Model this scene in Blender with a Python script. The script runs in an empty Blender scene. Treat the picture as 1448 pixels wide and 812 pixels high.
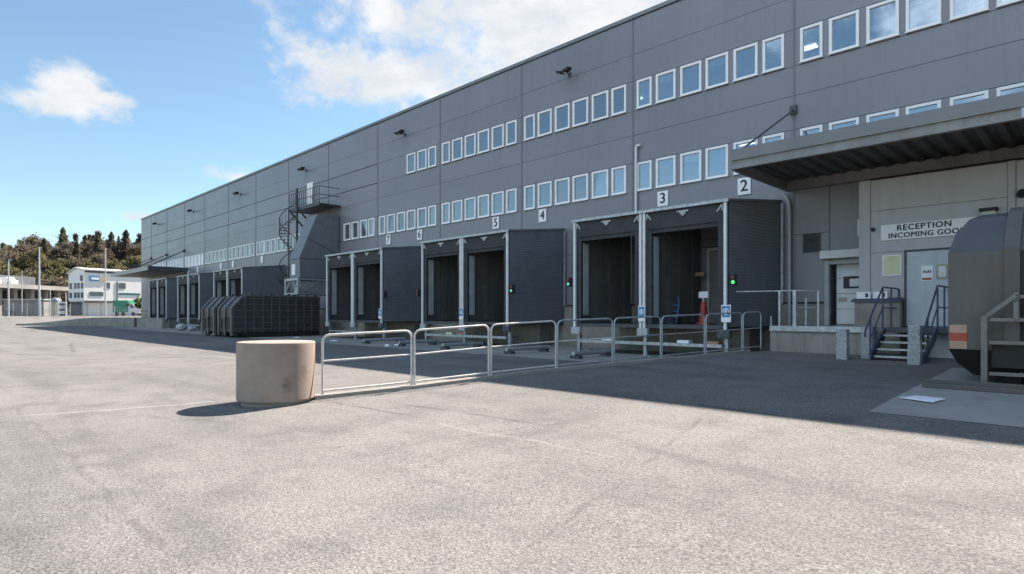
import bpy, bmesh, math, random
from mathutils import Vector, Matrix
random.seed(7)
scene = bpy.context.scene
COL = scene.collection
R = math.radians

# ------------------------------------------------------------------ survey helpers
CF, SF = 0.7055, 0.7087          # heading of the photographer: forward = (-CF, SF)
FOC = 845.0                      # focal length in pixels of the 1448 px photograph
EYE = 1.6
def at(px, z):                   # plan position of a bearing at a given distance
    xr = (px-724)/FOC*z
    return (SF*xr-CF*z, CF*xr+SF*z)
def xat(px, Y):                  # where a bearing meets a plane parallel to the facade
    t = (px-724)/FOC
    return Y*(SF*t-CF)/(SF+CF*t)

# ------------------------------------------------------------------ node materials
def nd(nt, typ, **kw):
    n = nt.nodes.new(typ)
    for k, v in kw.items():
        if k in n.inputs.keys() if hasattr(n.inputs, 'keys') else False: n.inputs[k].default_value = v
        else: setattr(n, k, v)
    return n
def newmat(name):
    m = bpy.data.materials.new(name); m.use_nodes = True
    nt = m.node_tree
    return m, nt, nt.nodes['Principled BSDF']
def mixc(nt, fac, a, b, blend='MIX'):
    n = nt.nodes.new('ShaderNodeMix'); n.data_type = 'RGBA'; n.blend_type = blend
    for sock, v in ((n.inputs[0], fac), (n.inputs[6], a), (n.inputs[7], b)):
        if hasattr(v, 'is_output'): nt.links.new(v, sock)
        else: sock.default_value = v if not isinstance(v, tuple) or len(v) == 4 else (*v, 1)
    return n.outputs[2]
def mth(nt, op, a, b=None, c=None, clamp=False):
    n = nt.nodes.new('ShaderNodeMath'); n.operation = op; n.use_clamp = clamp
    for s, v in zip(n.inputs, (a, b, c)):
        if v is None: continue
        if hasattr(v, 'is_output'): nt.links.new(v, s)
        else: s.default_value = v
    return n.outputs[0]
def noise(nt, vec, scale, detail=4, rough=0.55, stretch=None):
    if stretch:
        mp = nt.nodes.new('ShaderNodeMapping'); mp.inputs['Scale'].default_value = stretch
        nt.links.new(vec, mp.inputs['Vector']); vec = mp.outputs[0]
    n = nt.nodes.new('ShaderNodeTexNoise'); n.inputs['Scale'].default_value = scale
    n.inputs['Detail'].default_value = detail; n.inputs['Roughness'].default_value = rough
    nt.links.new(vec, n.inputs['Vector'])
    return n.outputs['Fac']
def ramp(nt, fac, a, b, va=0.0, vb=1.0):
    n = nt.nodes.new('ShaderNodeMapRange'); n.interpolation_type = 'SMOOTHSTEP'
    for i, v in enumerate((fac, a, b, va, vb)):
        if hasattr(v, 'is_output'): nt.links.new(v, n.inputs[i])
        else: n.inputs[i].default_value = v
    return n.outputs[0]
def sc3(c, k): return tuple(min(1, x*k) for x in c)
def pmat(name, col, rough=0.6, var=0.15, scale=3.0, bump=0.0, bscale=40.0, metal=0.0, streak=0.0, dirt=None, dirtcol=None, spec=0.5, coat=0.0, island=0.0):
    m, nt, b = newmat(name)
    tc = nt.nodes.new('ShaderNodeTexCoord').outputs['Object']
    f = noise(nt, tc, scale, 6, 0.6)
    c = mixc(nt, ramp(nt, f, 0.3, 0.7), sc3(col, 1-var), sc3(col, 1+var))
    if streak:
        s = noise(nt, tc, 6.0, 4, 0.6, (1, 1, 0.06))
        c = mixc(nt, mth(nt, 'MULTIPLY', ramp(nt, s, 0.45, 0.75), streak), c, sc3(col, 0.45))
    if island:
        ri = nt.nodes.new('ShaderNodeNewGeometry').outputs['Random Per Island']
        c = mixc(nt, ri, mixc(nt, 1.0, c, (1-island,)*3, 'MULTIPLY'), mixc(nt, 1.0, c, (1+island,)*3, 'MULTIPLY'))
    if dirt:
        d = noise(nt, tc, dirt, 8, 0.7)
        c = mixc(nt, ramp(nt, d, 0.56, 0.72), c, dirtcol or sc3(col, 0.4))
    nt.links.new(c, b.inputs['Base Color'])
    r = mth(nt, 'ADD', mth(nt, 'MULTIPLY', noise(nt, tc, scale*2.3, 3), 0.2), rough-0.1, clamp=True)
    nt.links.new(r, b.inputs['Roughness'])
    b.inputs['Metallic'].default_value = metal
    b.inputs['Specular IOR Level'].default_value = spec
    b.inputs['Coat Weight'].default_value = coat
    if bump:
        bn = nt.nodes.new('ShaderNodeBump'); bn.inputs['Strength'].default_value = bump
        bn.inputs['Distance'].default_value = 0.02
        nt.links.new(noise(nt, tc, bscale, 6, 0.6), bn.inputs['Height'])
        nt.links.new(bn.outputs[0], b.inputs['Normal'])
    return m
def emat(name, col, s):
    m, nt, b = newmat(name)
    b.inputs['Base Color'].default_value = (*col, 1)
    b.inputs['Emission Color'].default_value = (*col, 1); b.inputs['Emission Strength'].default_value = s
    return m

M = {}
M['clad'] = pmat('cladding', (0.214, 0.212, 0.236), 0.36, 0.06, 0.25, 0.04, 90, streak=0.15, spec=0.75, island=0.04)
M['clad_joint'] = pmat('cladding_joint', (0.085, 0.088, 0.095), 0.7, 0.1)
M['clad_strip'] = pmat('cladding_strip', (0.165, 0.173, 0.19), 0.45, 0.08)
M['annex'] = pmat('annex_cladding', (0.46, 0.45, 0.46), 0.5, 0.06, 0.6, 0.03, 90, streak=0.14, island=0.03)
M['coping'] = pmat('coping_metal', (0.22, 0.23, 0.235), 0.4, 0.1, metal=0.3)
M['plinth'] = pmat('plinth_concrete', (0.27, 0.25, 0.225), 0.85, 0.16, 1.2, 0.25, 30, streak=0.35)
M['concrete'] = pmat('cast_concrete', (0.30, 0.275, 0.245), 0.85, 0.12, 1.5, 0.25, 45, streak=0.12)
M['black'] = pmat('black_rubber', (0.022, 0.022, 0.024), 0.7, 0.3, 5)
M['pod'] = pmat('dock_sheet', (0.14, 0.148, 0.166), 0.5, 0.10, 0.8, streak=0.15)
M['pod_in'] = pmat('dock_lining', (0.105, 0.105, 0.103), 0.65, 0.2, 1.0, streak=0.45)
M['seal'] = pmat('dock_seal', (0.03, 0.032, 0.037), 0.65, 0.25, 2)
M['white'] = pmat('white_paint', (0.72, 0.72, 0.71), 0.45, 0.06, 4, streak=0.10)
M['pvc'] = pmat('window_frame_white', (0.86, 0.86, 0.86), 0.35, 0.03, 4)
M['strip'] = pmat('guide_strip_grey', (0.42, 0.43, 0.43), 0.6, 0.1, 2, streak=0.3)
M['galv'] = pmat('galvanised_steel', (0.42, 0.44, 0.46), 0.42, 0.2, 6, metal=0.55, streak=0.15)
M['rail'] = pmat('worn_white_rail', (0.56, 0.54, 0.51), 0.5, 0.14, 7, 0.1, 60, dirt=5.0, dirtcol=(0.25, 0.2, 0.16))
M['darksteel'] = pmat('dark_steel', (0.075, 0.08, 0.09), 0.5, 0.2, 4, metal=0.3)
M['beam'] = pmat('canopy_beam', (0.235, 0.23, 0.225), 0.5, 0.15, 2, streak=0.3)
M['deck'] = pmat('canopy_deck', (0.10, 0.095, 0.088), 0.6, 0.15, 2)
M['fascia'] = pmat('canopy_fascia', (0.19, 0.195, 0.205), 0.45, 0.08, 1)
M['fascia_light'] = pmat('canopy_fascia_pale', (0.32, 0.32, 0.32), 0.45, 0.08, 1)
M['bluesteel'] = pmat('stair_rail_blue', (0.05, 0.07, 0.11), 0.45, 0.2, 6)
M['door'] = pmat('door_pale', (0.52, 0.54, 0.57), 0.5, 0.06, 2, streak=0.15)
M['door_white'] = pmat('door_white', (0.74, 0.76, 0.78), 0.5, 0.05, 2, streak=0.1)
M['door_grey'] = pmat('dock_door_grey', (0.20, 0.195, 0.185), 0.6, 0.12, 1.5, streak=0.3)
M['granite'] = pmat('granite', (0.36, 0.37, 0.38), 0.85, 0.24, 22, 0.6, 26)
M['frame_grey'] = pmat('guard_frame_paint', (0.165, 0.155, 0.145), 0.5, 0.15, 3, 0.05, 40, streak=0.25, dirt=3.0, dirtcol=(0.12, 0.09, 0.07))
M['container'] = pmat('container_paint', (0.092, 0.086, 0.080), 0.5, 0.14, 1.6, 0.08, 30, streak=0.28, dirt=2.2, dirtcol=(0.10, 0.085, 0.07))
M['slate'] = pmat('slate_paint', (0.07, 0.072, 0.078), 0.45, 0.12, 1.6, 0.05, 30, streak=0.2)
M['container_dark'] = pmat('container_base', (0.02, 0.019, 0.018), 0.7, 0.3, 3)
M['skip'] = pmat('skip_paint', (0.058, 0.054, 0.058), 0.42, 0.25, 2, 0.1, 25, streak=0.25, dirt=2.6, dirtcol=(0.08, 0.055, 0.04))
M['skip_rib'] = pmat('skip_rib', (0.125, 0.112, 0.108), 0.38, 0.25, 3, streak=0.2)
M['red'] = pmat('marker_red', (0.36, 0.05, 0.03), 0.4, 0.08)
M['orange_pale'] = pmat('marker_pale', (0.40, 0.26, 0.18), 0.5, 0.1)
M['cone'] = pmat('cone_red', (0.33, 0.045, 0.032), 0.5, 0.12)
M['blue_sign'] = pmat('sign_blue', (0.07, 0.22, 0.44), 0.4, 0.05)
M['ink'] = pmat('sign_black', (0.02, 0.02, 0.022), 0.5, 0.05)
M['sign_white'] = pmat('sign_white', (0.86, 0.85, 0.85), 0.4, 0.03, 3)
M['yellow_paper'] = pmat('notice_yellow', (0.66, 0.66, 0.42), 0.5, 0.06)
M['paper'] = pmat('paper_white', (0.75, 0.76, 0.78), 0.6, 0.08)
M['green_lens'] = emat('lens_green_lit', (0.03, 0.8, 0.12), 0.8)
M['green_dim'] = emat('lens_green_dim', (0.15, 0.5, 0.35), 0.35)
M['red_lens'] = pmat('lens_red_off', (0.16, 0.02, 0.015), 0.25, 0.1)
M['lamp_lit'] = emat('ceiling_lamp_lit', (1, 0.97, 0.9), 1.6)
M['lamp_glass'] = pmat('lamp_glass', (0.45, 0.44, 0.4), 0.3, 0.05)
M['ceil'] = pmat('office_ceiling', (0.35, 0.36, 0.37), 0.8, 0.05)
M['blue_tool'] = pmat('tool_blue', (0.05, 0.13, 0.26), 0.45, 0.15)
M['wood'] = pmat('raw_wood', (0.32, 0.2, 0.11), 0.7, 0.2, 5)
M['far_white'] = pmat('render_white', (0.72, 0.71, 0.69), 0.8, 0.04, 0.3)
M['far_white_shade'] = pmat('render_cream', (0.55, 0.54, 0.52), 0.8, 0.05, 0.3)  # darker copy of the white render, the overhang's shade put into its colour
M['far_dark'] = pmat('far_dark', (0.07, 0.075, 0.08), 0.6, 0.2, 0.5)
M['far_glass'] = pmat('far_glass', (0.08, 0.10, 0.11), 0.15, 0.2, 0.5)
M['far_teal'] = pmat('far_teal_panel', (0.04, 0.13, 0.14), 0.4, 0.1)
M['far_green'] = pmat('far_green_panel', (0.03, 0.22, 0.13), 0.45, 0.15)
M['far_beige'] = pmat('far_beige_panel', (0.42, 0.36, 0.27), 0.6, 0.15)
M['bridge'] = pmat('bridge_concrete', (0.27, 0.26, 0.24), 0.85, 0.15, 0.4, streak=0.3)
M['barrier'] = pmat('noise_barrier', (0.10, 0.11, 0.12), 0.7, 0.2, 0.4)
M['roofing'] = pmat('roof_sheet', (0.5, 0.5, 0.49), 0.6, 0.06, 0.5)
M['bark'] = pmat('bark', (0.10, 0.075, 0.055), 0.9, 0.25, 6)
M['hill'] = pmat('hill_undergrowth', (0.095, 0.088, 0.055), 0.95, 0.4, 0.15)
M['shed'] = pmat('shed_sheet', (0.25, 0.245, 0.235), 0.55, 0.2, 0.7, streak=0.2)
M['interior'] = pmat('interior_wall', (0.16, 0.17, 0.18), 0.8, 0.1, 1)
M['blind'] = pmat('window_blind', (0.9, 0.9, 0.9), 0.7, 0.04)

def glass_mat(name, tint, refl):
    m, nt, b = newmat(name)
    nt.nodes.remove(b)
    out = nt.nodes['Material Output']
    tr = nt.nodes.new('ShaderNodeBsdfTransparent'); tr.inputs[0].default_value = (*tint, 1)
    gl = nt.nodes.new('ShaderNodeBsdfGlossy'); gl.inputs['Roughness'].default_value = 0.015
    gl.inputs['Color'].default_value = (0.93, 0.97, 1.0, 1)
    fr = nt.nodes.new('ShaderNodeFresnel'); fr.inputs[0].default_value = 1.6
    f = mth(nt, 'ADD', mth(nt, 'MULTIPLY', fr.outputs[0], 0.9), refl, clamp=True)
    mx = nt.nodes.new('ShaderNodeMixShader')
    nt.links.new(f, mx.inputs[0]); nt.links.new(tr.outputs[0], mx.inputs[1]); nt.links.new(gl.outputs[0], mx.inputs[2])
    nt.links.new(mx.outputs[0], out.inputs[0])
    return m
M['glass'] = glass_mat('coated_window_glass', (0.68, 0.76, 0.79), 0.32)
M['glass_clear'] = glass_mat('clear_window_glass', (0.97, 0.98, 0.98), 0.03)

def foliage_mat(name, a, b2):
    m, nt, b = newmat(name)
    tc = nt.nodes.new('ShaderNodeTexCoord').outputs['Object']
    oi = nt.nodes.new('ShaderNodeObjectInfo')
    f = noise(nt, tc, 0.55, 3)
    c = mixc(nt, ramp(nt, f, 0.35, 0.65), a, b2)
    c = mixc(nt, mth(nt, 'MULTIPLY', oi.outputs['Random'], 0.5), c, sc3(b2, 0.7))
    nt.links.new(c, b.inputs['Base Color']); b.inputs['Roughness'].default_value = 0.75
    b.inputs['Specular IOR Level'].default_value = 0.2
    tl = nt.nodes.new('ShaderNodeBsdfTranslucent'); nt.links.new(c, tl.inputs[0]); mx = nt.nodes.new('ShaderNodeMixShader'); mx.inputs[0].default_value = 0.4
    nt.links.new(b.outputs[0], mx.inputs[1]); nt.links.new(tl.outputs[0], mx.inputs[2]); nt.links.new(mx.outputs[0], nt.nodes['Material Output'].inputs[0])
    return m
M['leaf_conifer'] = foliage_mat('conifer_needles', (0.12, 0.12, 0.085), (0.165, 0.148, 0.11))
M['leaf_brown'] = foliage_mat('bare_twigs', (0.14, 0.115, 0.085), (0.19, 0.16, 0.12))
M['leaf_olive'] = foliage_mat('olive_leaves', (0.115, 0.112, 0.052), (0.165, 0.15, 0.072))
M['leaf_green'] = foliage_mat('fresh_leaves', (0.06, 0.11, 0.03), (0.10, 0.16, 0.05))

# asphalt: aggregate speckle, patches, wheel tracks and repaired seams, all in world metres
def asphalt():
    m, nt, b = newmat('worn_asphalt')
    P = nt.nodes.new('ShaderNodeNewGeometry').outputs['Position']
    big = noise(nt, P, 0.16, 5, 0.6)
    mid = noise(nt, P, 1.1, 5, 0.65)
    trk = noise(nt, P, 0.5, 4, 0.6, (0.25, 1.6, 1))
    fine = noise(nt, P, 55, 3, 0.75)
    vo = nt.nodes.new('ShaderNodeTexVoronoi'); vo.inputs['Scale'].default_value = 72; nt.links.new(P, vo.inputs['Vector'])
    vs_ = nt.nodes.new('ShaderNodeSeparateColor'); nt.links.new(vo.outputs['Color'], vs_.inputs[0]); stone = vs_.outputs[0]
    grit = noise(nt, P, 140, 2, 0.7)
    c = mixc(nt, ramp(nt, big, 0.3, 0.7), (0.143, 0.135, 0.130), (0.186, 0.176, 0.169))
    c = mixc(nt, ramp(nt, mid, 0.42, 0.72, 0, 0.5), c, (0.084, 0.083, 0.081))
    c = mixc(nt, ramp(nt, trk, 0.48, 0.7, 0, 0.55), c, (0.094, 0.093, 0.09))
    c = mixc(nt, ramp(nt, fine, 0.34, 0.66), mixc(nt, 1.0, c, (0.62, 0.62, 0.62), 'MULTIPLY'), mixc(nt, 1.0, c, (1.28, 1.28, 1.27), 'MULTIPLY'))
    c = mixc(nt, stone, mixc(nt, 1.0, c, (0.64, 0.64, 0.64), 'MULTIPLY'), mixc(nt, 1.0, c, (1.35, 1.35, 1.34), 'MULTIPLY'))
    c = mixc(nt, ramp(nt, grit, 0.66, 0.74, 0, 0.75), c, (0.46, 0.44, 0.42))
    c = mixc(nt, ramp(nt, grit, 0.36, 0.28, 0, 0.6), c, (0.07, 0.066, 0.062))
    sep = nt.nodes.new('ShaderNodeSeparateXYZ'); nt.links.new(P, sep.inputs[0])
    wob = mth(nt, 'MULTIPLY', mth(nt, 'SUBTRACT', noise(nt, P, 0.7, 4), 0.5), 0.5)
    def line(A, B, w, col, k, breaks=0.45):
        nonlocal c
        dx, dy = B[0]-A[0], B[1]-A[1]; L = math.hypot(dx, dy); dx /= L; dy /= L
        d = mth(nt, 'ADD', mth(nt, 'MULTIPLY', sep.outputs[0], -dy), mth(nt, 'MULTIPLY', sep.outputs[1], dx))
        d = mth(nt, 'SUBTRACT', mth(nt, 'ADD', d, wob), -A[0]*dy+A[1]*dx)
        al = mth(nt, 'ADD', mth(nt, 'MULTIPLY', sep.outputs[0], dx), mth(nt, 'MULTIPLY', sep.outputs[1], dy))
        a0 = A[0]*dx+A[1]*dy
        msk = ramp(nt, mth(nt, 'ABSOLUTE', d), w, w*0.4)
        msk = mth(nt, 'MULTIPLY', msk, ramp(nt, al, a0, a0+0.6))
        msk = mth(nt, 'MULTIPLY', msk, ramp(nt, al, a0+L, a0+L-0.6))
        msk = mth(nt, 'MULTIPLY', msk, ramp(nt, noise(nt, P, 1.7, 5), breaks-0.15, breaks+0.1))
        c = mixc(nt, mth(nt, 'MULTIPLY', msk, k), c, col)
    g = lambda px, y, e=1.6: at(px, e*FOC/(y-444))
    dk, lt = (0.055, 0.052, 0.05), (0.28, 0.265, 0.25)
    line(g(20, 575), g(300, 830), 0.05, dk, 0.3, 0.5)
    line(g(70, 560), g(360, 830), 0.16, dk, 0.16)
    line(g(600, 598), g(905, 660), 0.04, lt, 0.38, 0.42)
    line(g(900, 640), g(1448, 770), 0.14, dk, 0.3)
    line(g(460, 570), g(620, 600), 0.06, dk, 0.5)
    line(g(560, 575), g(780, 610), 0.10, dk, 0.45)
    line(g(960, 585), g(1448, 660), 0.09, dk, 0.5)
    line(g(880, 590), g(640, 640), 0.25, dk, 0.25)
    line(g(0, 590), g(340, 566), 0.07, lt, 0.6, 0.35)
    line(g(0, 541), g(330, 530), 0.10, dk, 0.35)
    line(g(0, 500), g(330, 512), 0.22, dk, 0.28)
    line(g(100, 487), g(105, 500), 0.12, dk, 0.5)
    line(g(180, 585), g(330, 600), 0.12, dk, 0.22)
    for (px, y, w_, k) in ((1180, 612, .5, .35), (1010, 700, .35, .3), (330, 700, .55, .28), (120, 640, .4, .3), (760, 590, .5, .4), (1330, 720, .5, .3), (600, 760, .3, .22), (520, 520, .5, .45), (820, 535, .6, .5), (1050, 545, .7, .5), (1180, 545, .5, .45), (700, 520, .5, .4)):
        q = g(px, y); mp = nt.nodes.new('ShaderNodeVectorMath'); mp.operation = 'SUBTRACT'; nt.links.new(P, mp.inputs[0]); mp.inputs[1].default_value = (q[0], q[1], 0.1)
        ln = nt.nodes.new('ShaderNodeVectorMath'); ln.operation = 'LENGTH'; nt.links.new(mp.outputs[0], ln.inputs[0])
        dd = mth(nt, 'ADD', ln.outputs['Value'], mth(nt, 'MULTIPLY', mid, w_*1.4))
        c = mixc(nt, ramp(nt, dd, w_*1.7, w_*.7, 0, k), c, dk)
    line(g(380, 640), g(900, 600), .05, dk, .4, .5); line(g(720, 800), g(1000, 600), .04, dk, .4, .52); line(g(1000, 640), g(1300, 600), .18, dk, .22)
    line(g(150, 800), g(500, 600), .20, dk, .11)
    for y0, y1 in ((531, 521), (512, 505), (503, 497)):
        line(g(640, y0, 1.42), g(770, y1, 1.42), 0.11, lt, 0.28)
    nt.links.new(c, b.inputs['Base Color'])
    b.inputs['Roughness'].default_value = 0.88
    b.inputs['Specular IOR Level'].default_value = 0.22
    bn = nt.nodes.new('ShaderNodeBump'); bn.inputs['Strength'].default_value = 0.55; bn.inputs['Distance'].default_value = 0.012
    nt.links.new(mth(nt, 'ADD', noise(nt, P, 70, 4, 0.7), mth(nt, 'MULTIPLY', mid, 0.8)), bn.inputs['Height'])
    nt.links.new(bn.outputs[0], b.inputs['Normal'])
    return m
M['asphalt'] = asphalt()
def slab_mat():
    m, nt, b = newmat('slab_concrete')
    P = nt.nodes.new('ShaderNodeNewGeometry').outputs['Position']
    c = mixc(nt, ramp(nt, noise(nt, P, 0.5, 6, 0.65), 0.3, 0.7), (0.24, 0.228, 0.21), (0.33, 0.315, 0.29))
    c = mixc(nt, ramp(nt, noise(nt, P, 1.6, 6, 0.7), 0.52, 0.7, 0, 0.6), c, (0.15, 0.14, 0.13))
    c = mixc(nt, ramp(nt, noise(nt, P, 60, 3), 0.3, 0.7, 0, 0.3), c, (0.2, 0.19, 0.175))
    nt.links.new(c, b.inputs['Base Color']); b.inputs['Roughness'].default_value = 0.85
    return m
M['slab'] = slab_mat()

# ------------------------------------------------------------------ mesh builder
def root_of(o):
    while o.parent: o = o.parent
    return o
class MB:
    def __init__(s): s.v = []; s.f = []; s.sm = []
    def add(s, vs, fs, smooth=False):
        n = len(s.v); s.v += [tuple(v) for v in vs]
        for f in fs: s.f.append([i+n for i in f]); s.sm.append(smooth)
        return s
    def box(s, x0, x1, y0, y1, z0, z1):
        vs = [(x, y, z) for z in (z0, z1) for y in (y0, y1) for x in (x0, x1)]
        return s.add(vs, [(0,2,3,1), (4,5,7,6), (0,1,5,4), (2,6,7,3), (0,4,6,2), (1,3,7,5)])
    def bar(s, a, b, w, h=None, up=(0, 0, 1)):          # rectangular bar between two points
        a, b = Vector(a), Vector(b); h = h or w
        d = (b-a).normalized(); u = Vector(up)
        if abs(d.dot(u)) > 0.98: u = Vector((0, 1, 0))
        r = d.cross(u).normalized(); u = r.cross(d).normalized()
        vs = []
        for p in (a, b):
            for i, j in ((-1,-1), (1,-1), (1,1), (-1,1)): vs.append(p + r*(i*w/2) + u*(j*h/2))
        return s.add(vs, [(3,2,1,0), (4,5,6,7), (0,1,5,4), (1,2,6,5), (2,3,7,6), (3,0,4,7)])
    def tube(s, pts, r, n=8, closed=False, r2=None):
        pts = [Vector(p) for p in pts]; rings = []
        prev = None
        for i, p in enumerate(pts):
            if i == 0: d = pts[1]-p
            elif i == len(pts)-1: d = p-pts[i-1]
            else: d = (pts[i+1]-p).normalized()+(p-pts[i-1]).normalized()
            d.normalize()
            u = prev if prev is not None else (Vector((0,0,1)) if abs(d.z) < 0.9 else Vector((1,0,0)))
            u = (u-d*u.dot(d)).normalized(); prev = u; w = d.cross(u)
            rr = r if r2 is None else r+(r2-r)*i/(len(pts)-1)
            rings.append([p+(u*math.cos(2*math.pi*k/n)+w*math.sin(2*math.pi*k/n))*rr for k in range(n)])
        vs = [v for rg in rings for v in rg]; m = len(pts)
        fs = [(i*n+k, i*n+(k+1)%n, (i+1)*n+(k+1)%n, (i+1)*n+k) for i in range(m-1) for k in range(n)]
        s.add(vs, fs, True)
        return s.add([*rings[0], *rings[-1]], [tuple(range(n-1, -1, -1)), tuple(range(n, 2*n))])
    def lathe(s, c, prof, n=48):                         # profile (r, z) around a vertical axis
        vs = [(c[0]+r*math.cos(2*math.pi*k/n), c[1]+r*math.sin(2*math.pi*k/n), c[2]+z) for r, z in prof for k in range(n)]
        m = len(prof)
        fs = [(i*n+k, i*n+(k+1)%n, (i+1)*n+(k+1)%n, (i+1)*n+k) for i in range(m-1) for k in range(n)]
        s.add(vs, fs, True)
        s.add(vs[:n], [tuple(range(n-1, -1, -1))]); return s.add(vs[-n:], [tuple(range(n))])
    def prism(s, poly, f0, f1):                          # poly of 2-D points, f0/f1 map them to 3-D
        n = len(poly); vs = [f0(*p) for p in poly]+[f1(*p) for p in poly]
        fs = [tuple(range(n-1, -1, -1)), tuple(range(n, 2*n))]+[(k, (k+1)%n, (k+1)%n+n, k+n) for k in range(n)]
        return s.add(vs, fs)
    def hull(s, pts):
        bm = bmesh.new()
        for p in pts: bm.verts.new(p)
        bmesh.ops.convex_hull(bm, input=bm.verts)
        bmesh.ops.dissolve_limit(bm, angle_limit=0.02, verts=bm.verts, edges=bm.edges)
        bm.verts.index_update()
        s.add([v.co[:] for v in bm.verts], [[v.index for v in f.verts] for f in bm.faces]); bm.free(); return s
    def mesh(s, name, off=(0, 0, 0), fix=True):
        me = bpy.data.meshes.new(name)
        me.from_pydata([(v[0]-off[0], v[1]-off[1], v[2]-off[2]) for v in s.v], [], s.f)
        me.polygons.foreach_set('use_smooth', s.sm)
        if fix:
            bm = bmesh.new(); bm.from_mesh(me); bmesh.ops.recalc_face_normals(bm, faces=bm.faces); bm.to_mesh(me); bm.free()
        me.update(); return me
    def build(s, name, m, parent=None, loc=(0, 0, 0), bev=0, fix=True):
        if parent:
            off = root_of(parent).location
        else: off = loc
        me = s.mesh(name, off, fix); me.materials.append(m)
        o = bpy.data.objects.new(name, me); COL.objects.link(o)
        if parent: o.parent = parent
        else: o.location = loc
        if bev:
            bv = o.modifiers.new('edge', 'BEVEL'); bv.width = bev; bv.segments = 2; bv.limit_method = 'ANGLE'; bv.angle_limit = R(40)
        return o
def tag(o, label, cat, group=None, kind=None):
    if label: o['label'] = label
    if cat: o['category'] = cat
    if group: o['group'] = group
    if kind: o['kind'] = kind
    return o
def thing(name, loc, label, cat, group=None):
    o = bpy.data.objects.new(name, None); COL.objects.link(o); o.location = loc; o.empty_display_size = 0.2
    return tag(o, label, cat, group)
def struct(o): o['kind'] = 'structure'; return o
KIDS = {}
def dup(root, loc, label=None, rotz=None, scale=None, group=None):
    def cp(o, par):
        c = o.copy(); COL.objects.link(c)
        if par: c.parent = par
        for ch in list(o.children): cp(ch, c)
        return c
    r = cp(root, None); r.location = loc
    if label: r['label'] = label
    if group: r['group'] = group
    if rotz is not None: r.rotation_euler = (0, 0, rotz)
    if scale is not None: r.scale = scale
    return r
def text(body, size, m, parent, loc, name='lettering', rotz=0, thick=0.003, sx=1.0, bold=0.0, sp=1.0):
    cu = bpy.data.curves.new(name, 'FONT'); cu.body = body; cu.size = size; cu.extrude = thick
    cu.space_character = sp; cu.align_x = 'CENTER'; cu.align_y = 'CENTER'
    t = bpy.data.objects.new('tmp_text', cu); COL.objects.link(t)
    me = bpy.data.meshes.new_from_object(t.evaluated_get(bpy.context.evaluated_depsgraph_get()))
    bpy.data.objects.remove(t)
    if bold:
        bm = bmesh.new()
        for k, (dx, dz) in enumerate(((0, 0), (bold, .0006), (-bold, .0012), (bold*.5, .0018), (0, .0024))):
            n0 = len(bm.verts); bm.from_mesh(me); bm.verts.ensure_lookup_table()
            for v in bm.verts[n0:]: v.co.x += dx; v.co.z += dz; v.co.y += (bold*.7 if k == 3 else -bold*.7 if k == 4 else 0)
        bm.to_mesh(me); bm.free()
    me.materials.clear(); me.materials.append(m)
    me.transform(Matrix.Translation(Vector(loc)-(root_of(parent).location if parent else Vector()))
                 @ Matrix.Rotation(rotz, 4, 'Z') @ Matrix.Rotation(math.pi/2, 4, 'X') @ Matrix.Diagonal((sx, 1, 1, 1)))
    o = bpy.data.objects.new(name, me); COL.objects.link(o)
    if parent: o.parent = parent
    return o

# ------------------------------------------------------------------ ground levels
def S(t): t = max(0, min(1, t)); return t*t*(3-2*t)
def apron_h(x, y): return 0.2*S((y-3)/8) + 1.0*S((-97-x)/22)
def road_h(y): return apron_h(0, y) + 0.3*max(0, min(1, (y-7)/10.8))**1.2
FA, FB = Vector((-10.28, 5.34)), Vector((-7.45, 17.1))       # kerb and railing line
FD = (FB-FA).normalized()
def fence_x(y): return FA.x + (FB.x-FA.x)*(y-FA.y)/(FB.y-FA.y)
def fence_at(px):
    t = (px-724)/FOC; D = FB-FA
    # (SF X + CF Y) = t (-CF X + SF Y)
    a = SF+t*CF; b = CF-t*SF
    s_ = -(a*FA.x+b*FA.y)/(a*D.x+b*D.y)
    return FA+D*s_
YF, YD, YR = 20.5, 17.4, 19.6                                # facade, dock fronts, reception wall
ys_fine = [-60, -20, 0, 3]+[3+0.5*i for i in range(1, 36)]+[22, 30, 60, 120, 260, 420]
xs_g = [-900, -400, -250, -180, -130, -121]+[-119+2*i for i in range(12)]+[-90, -60, -30, 0, 30, 60, 300]
gb = MB(); yy = [-400]+ys_fine+[700]
gb.add([(x, y, apron_h(x, y)) for y in yy for x in xs_g],
       [(j*len(xs_g)+i, j*len(xs_g)+i+1, (j+1)*len(xs_g)+i+1, (j+1)*len(xs_g)+i) for j in range(len(yy)-1) for i in range(len(xs_g)-1)], True)
struct(gb.build('ground', M['asphalt'], fix=False))
def sheet(name, m, x0f, x1f, ys, hf, dz, nx=6):
    b = MB(); n = nx+1
    b.add([(x0f(y)+(x1f(y)-x0f(y))*i/nx, y, hf(x0f(y)+(x1f(y)-x0f(y))*i/nx, y)+dz) for y in ys for i in range(n)],
          [(j*n+i, j*n+i+1, (j+1)*n+i+1, (j+1)*n+i) for j in range(len(ys)-1) for i in range(nx)], True)
    return struct(b.build(name, m, fix=False))
yr = [4.6, 5]+[5+0.4*i for i in range(1, 39)]
sheet('road', M['asphalt'], lambda y: fence_x(y), lambda y: 40.0, yr, lambda x, y: road_h(y)-0.03*(1-S((y-4.6)/0.8)), 0.004)
yd = [13.9+0.4*i for i in range(17)]
sheet('dock_pavement', M['slab'], lambda y: -73.0, lambda y: fence_x(y)-0.1, yd, lambda x, y: apron_h(x, y), 0.005, 10)
yp = [9.4+0.4*i for i in range(17)]
sheet('container_pavement', M['slab'], lambda y: -2.35, lambda y: 9.0, yp, lambda x, y: road_h(y), 0.010)
kb = MB()
ks = [5.2]+[5.2+0.6*i for i in range(1, 21)]
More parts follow.
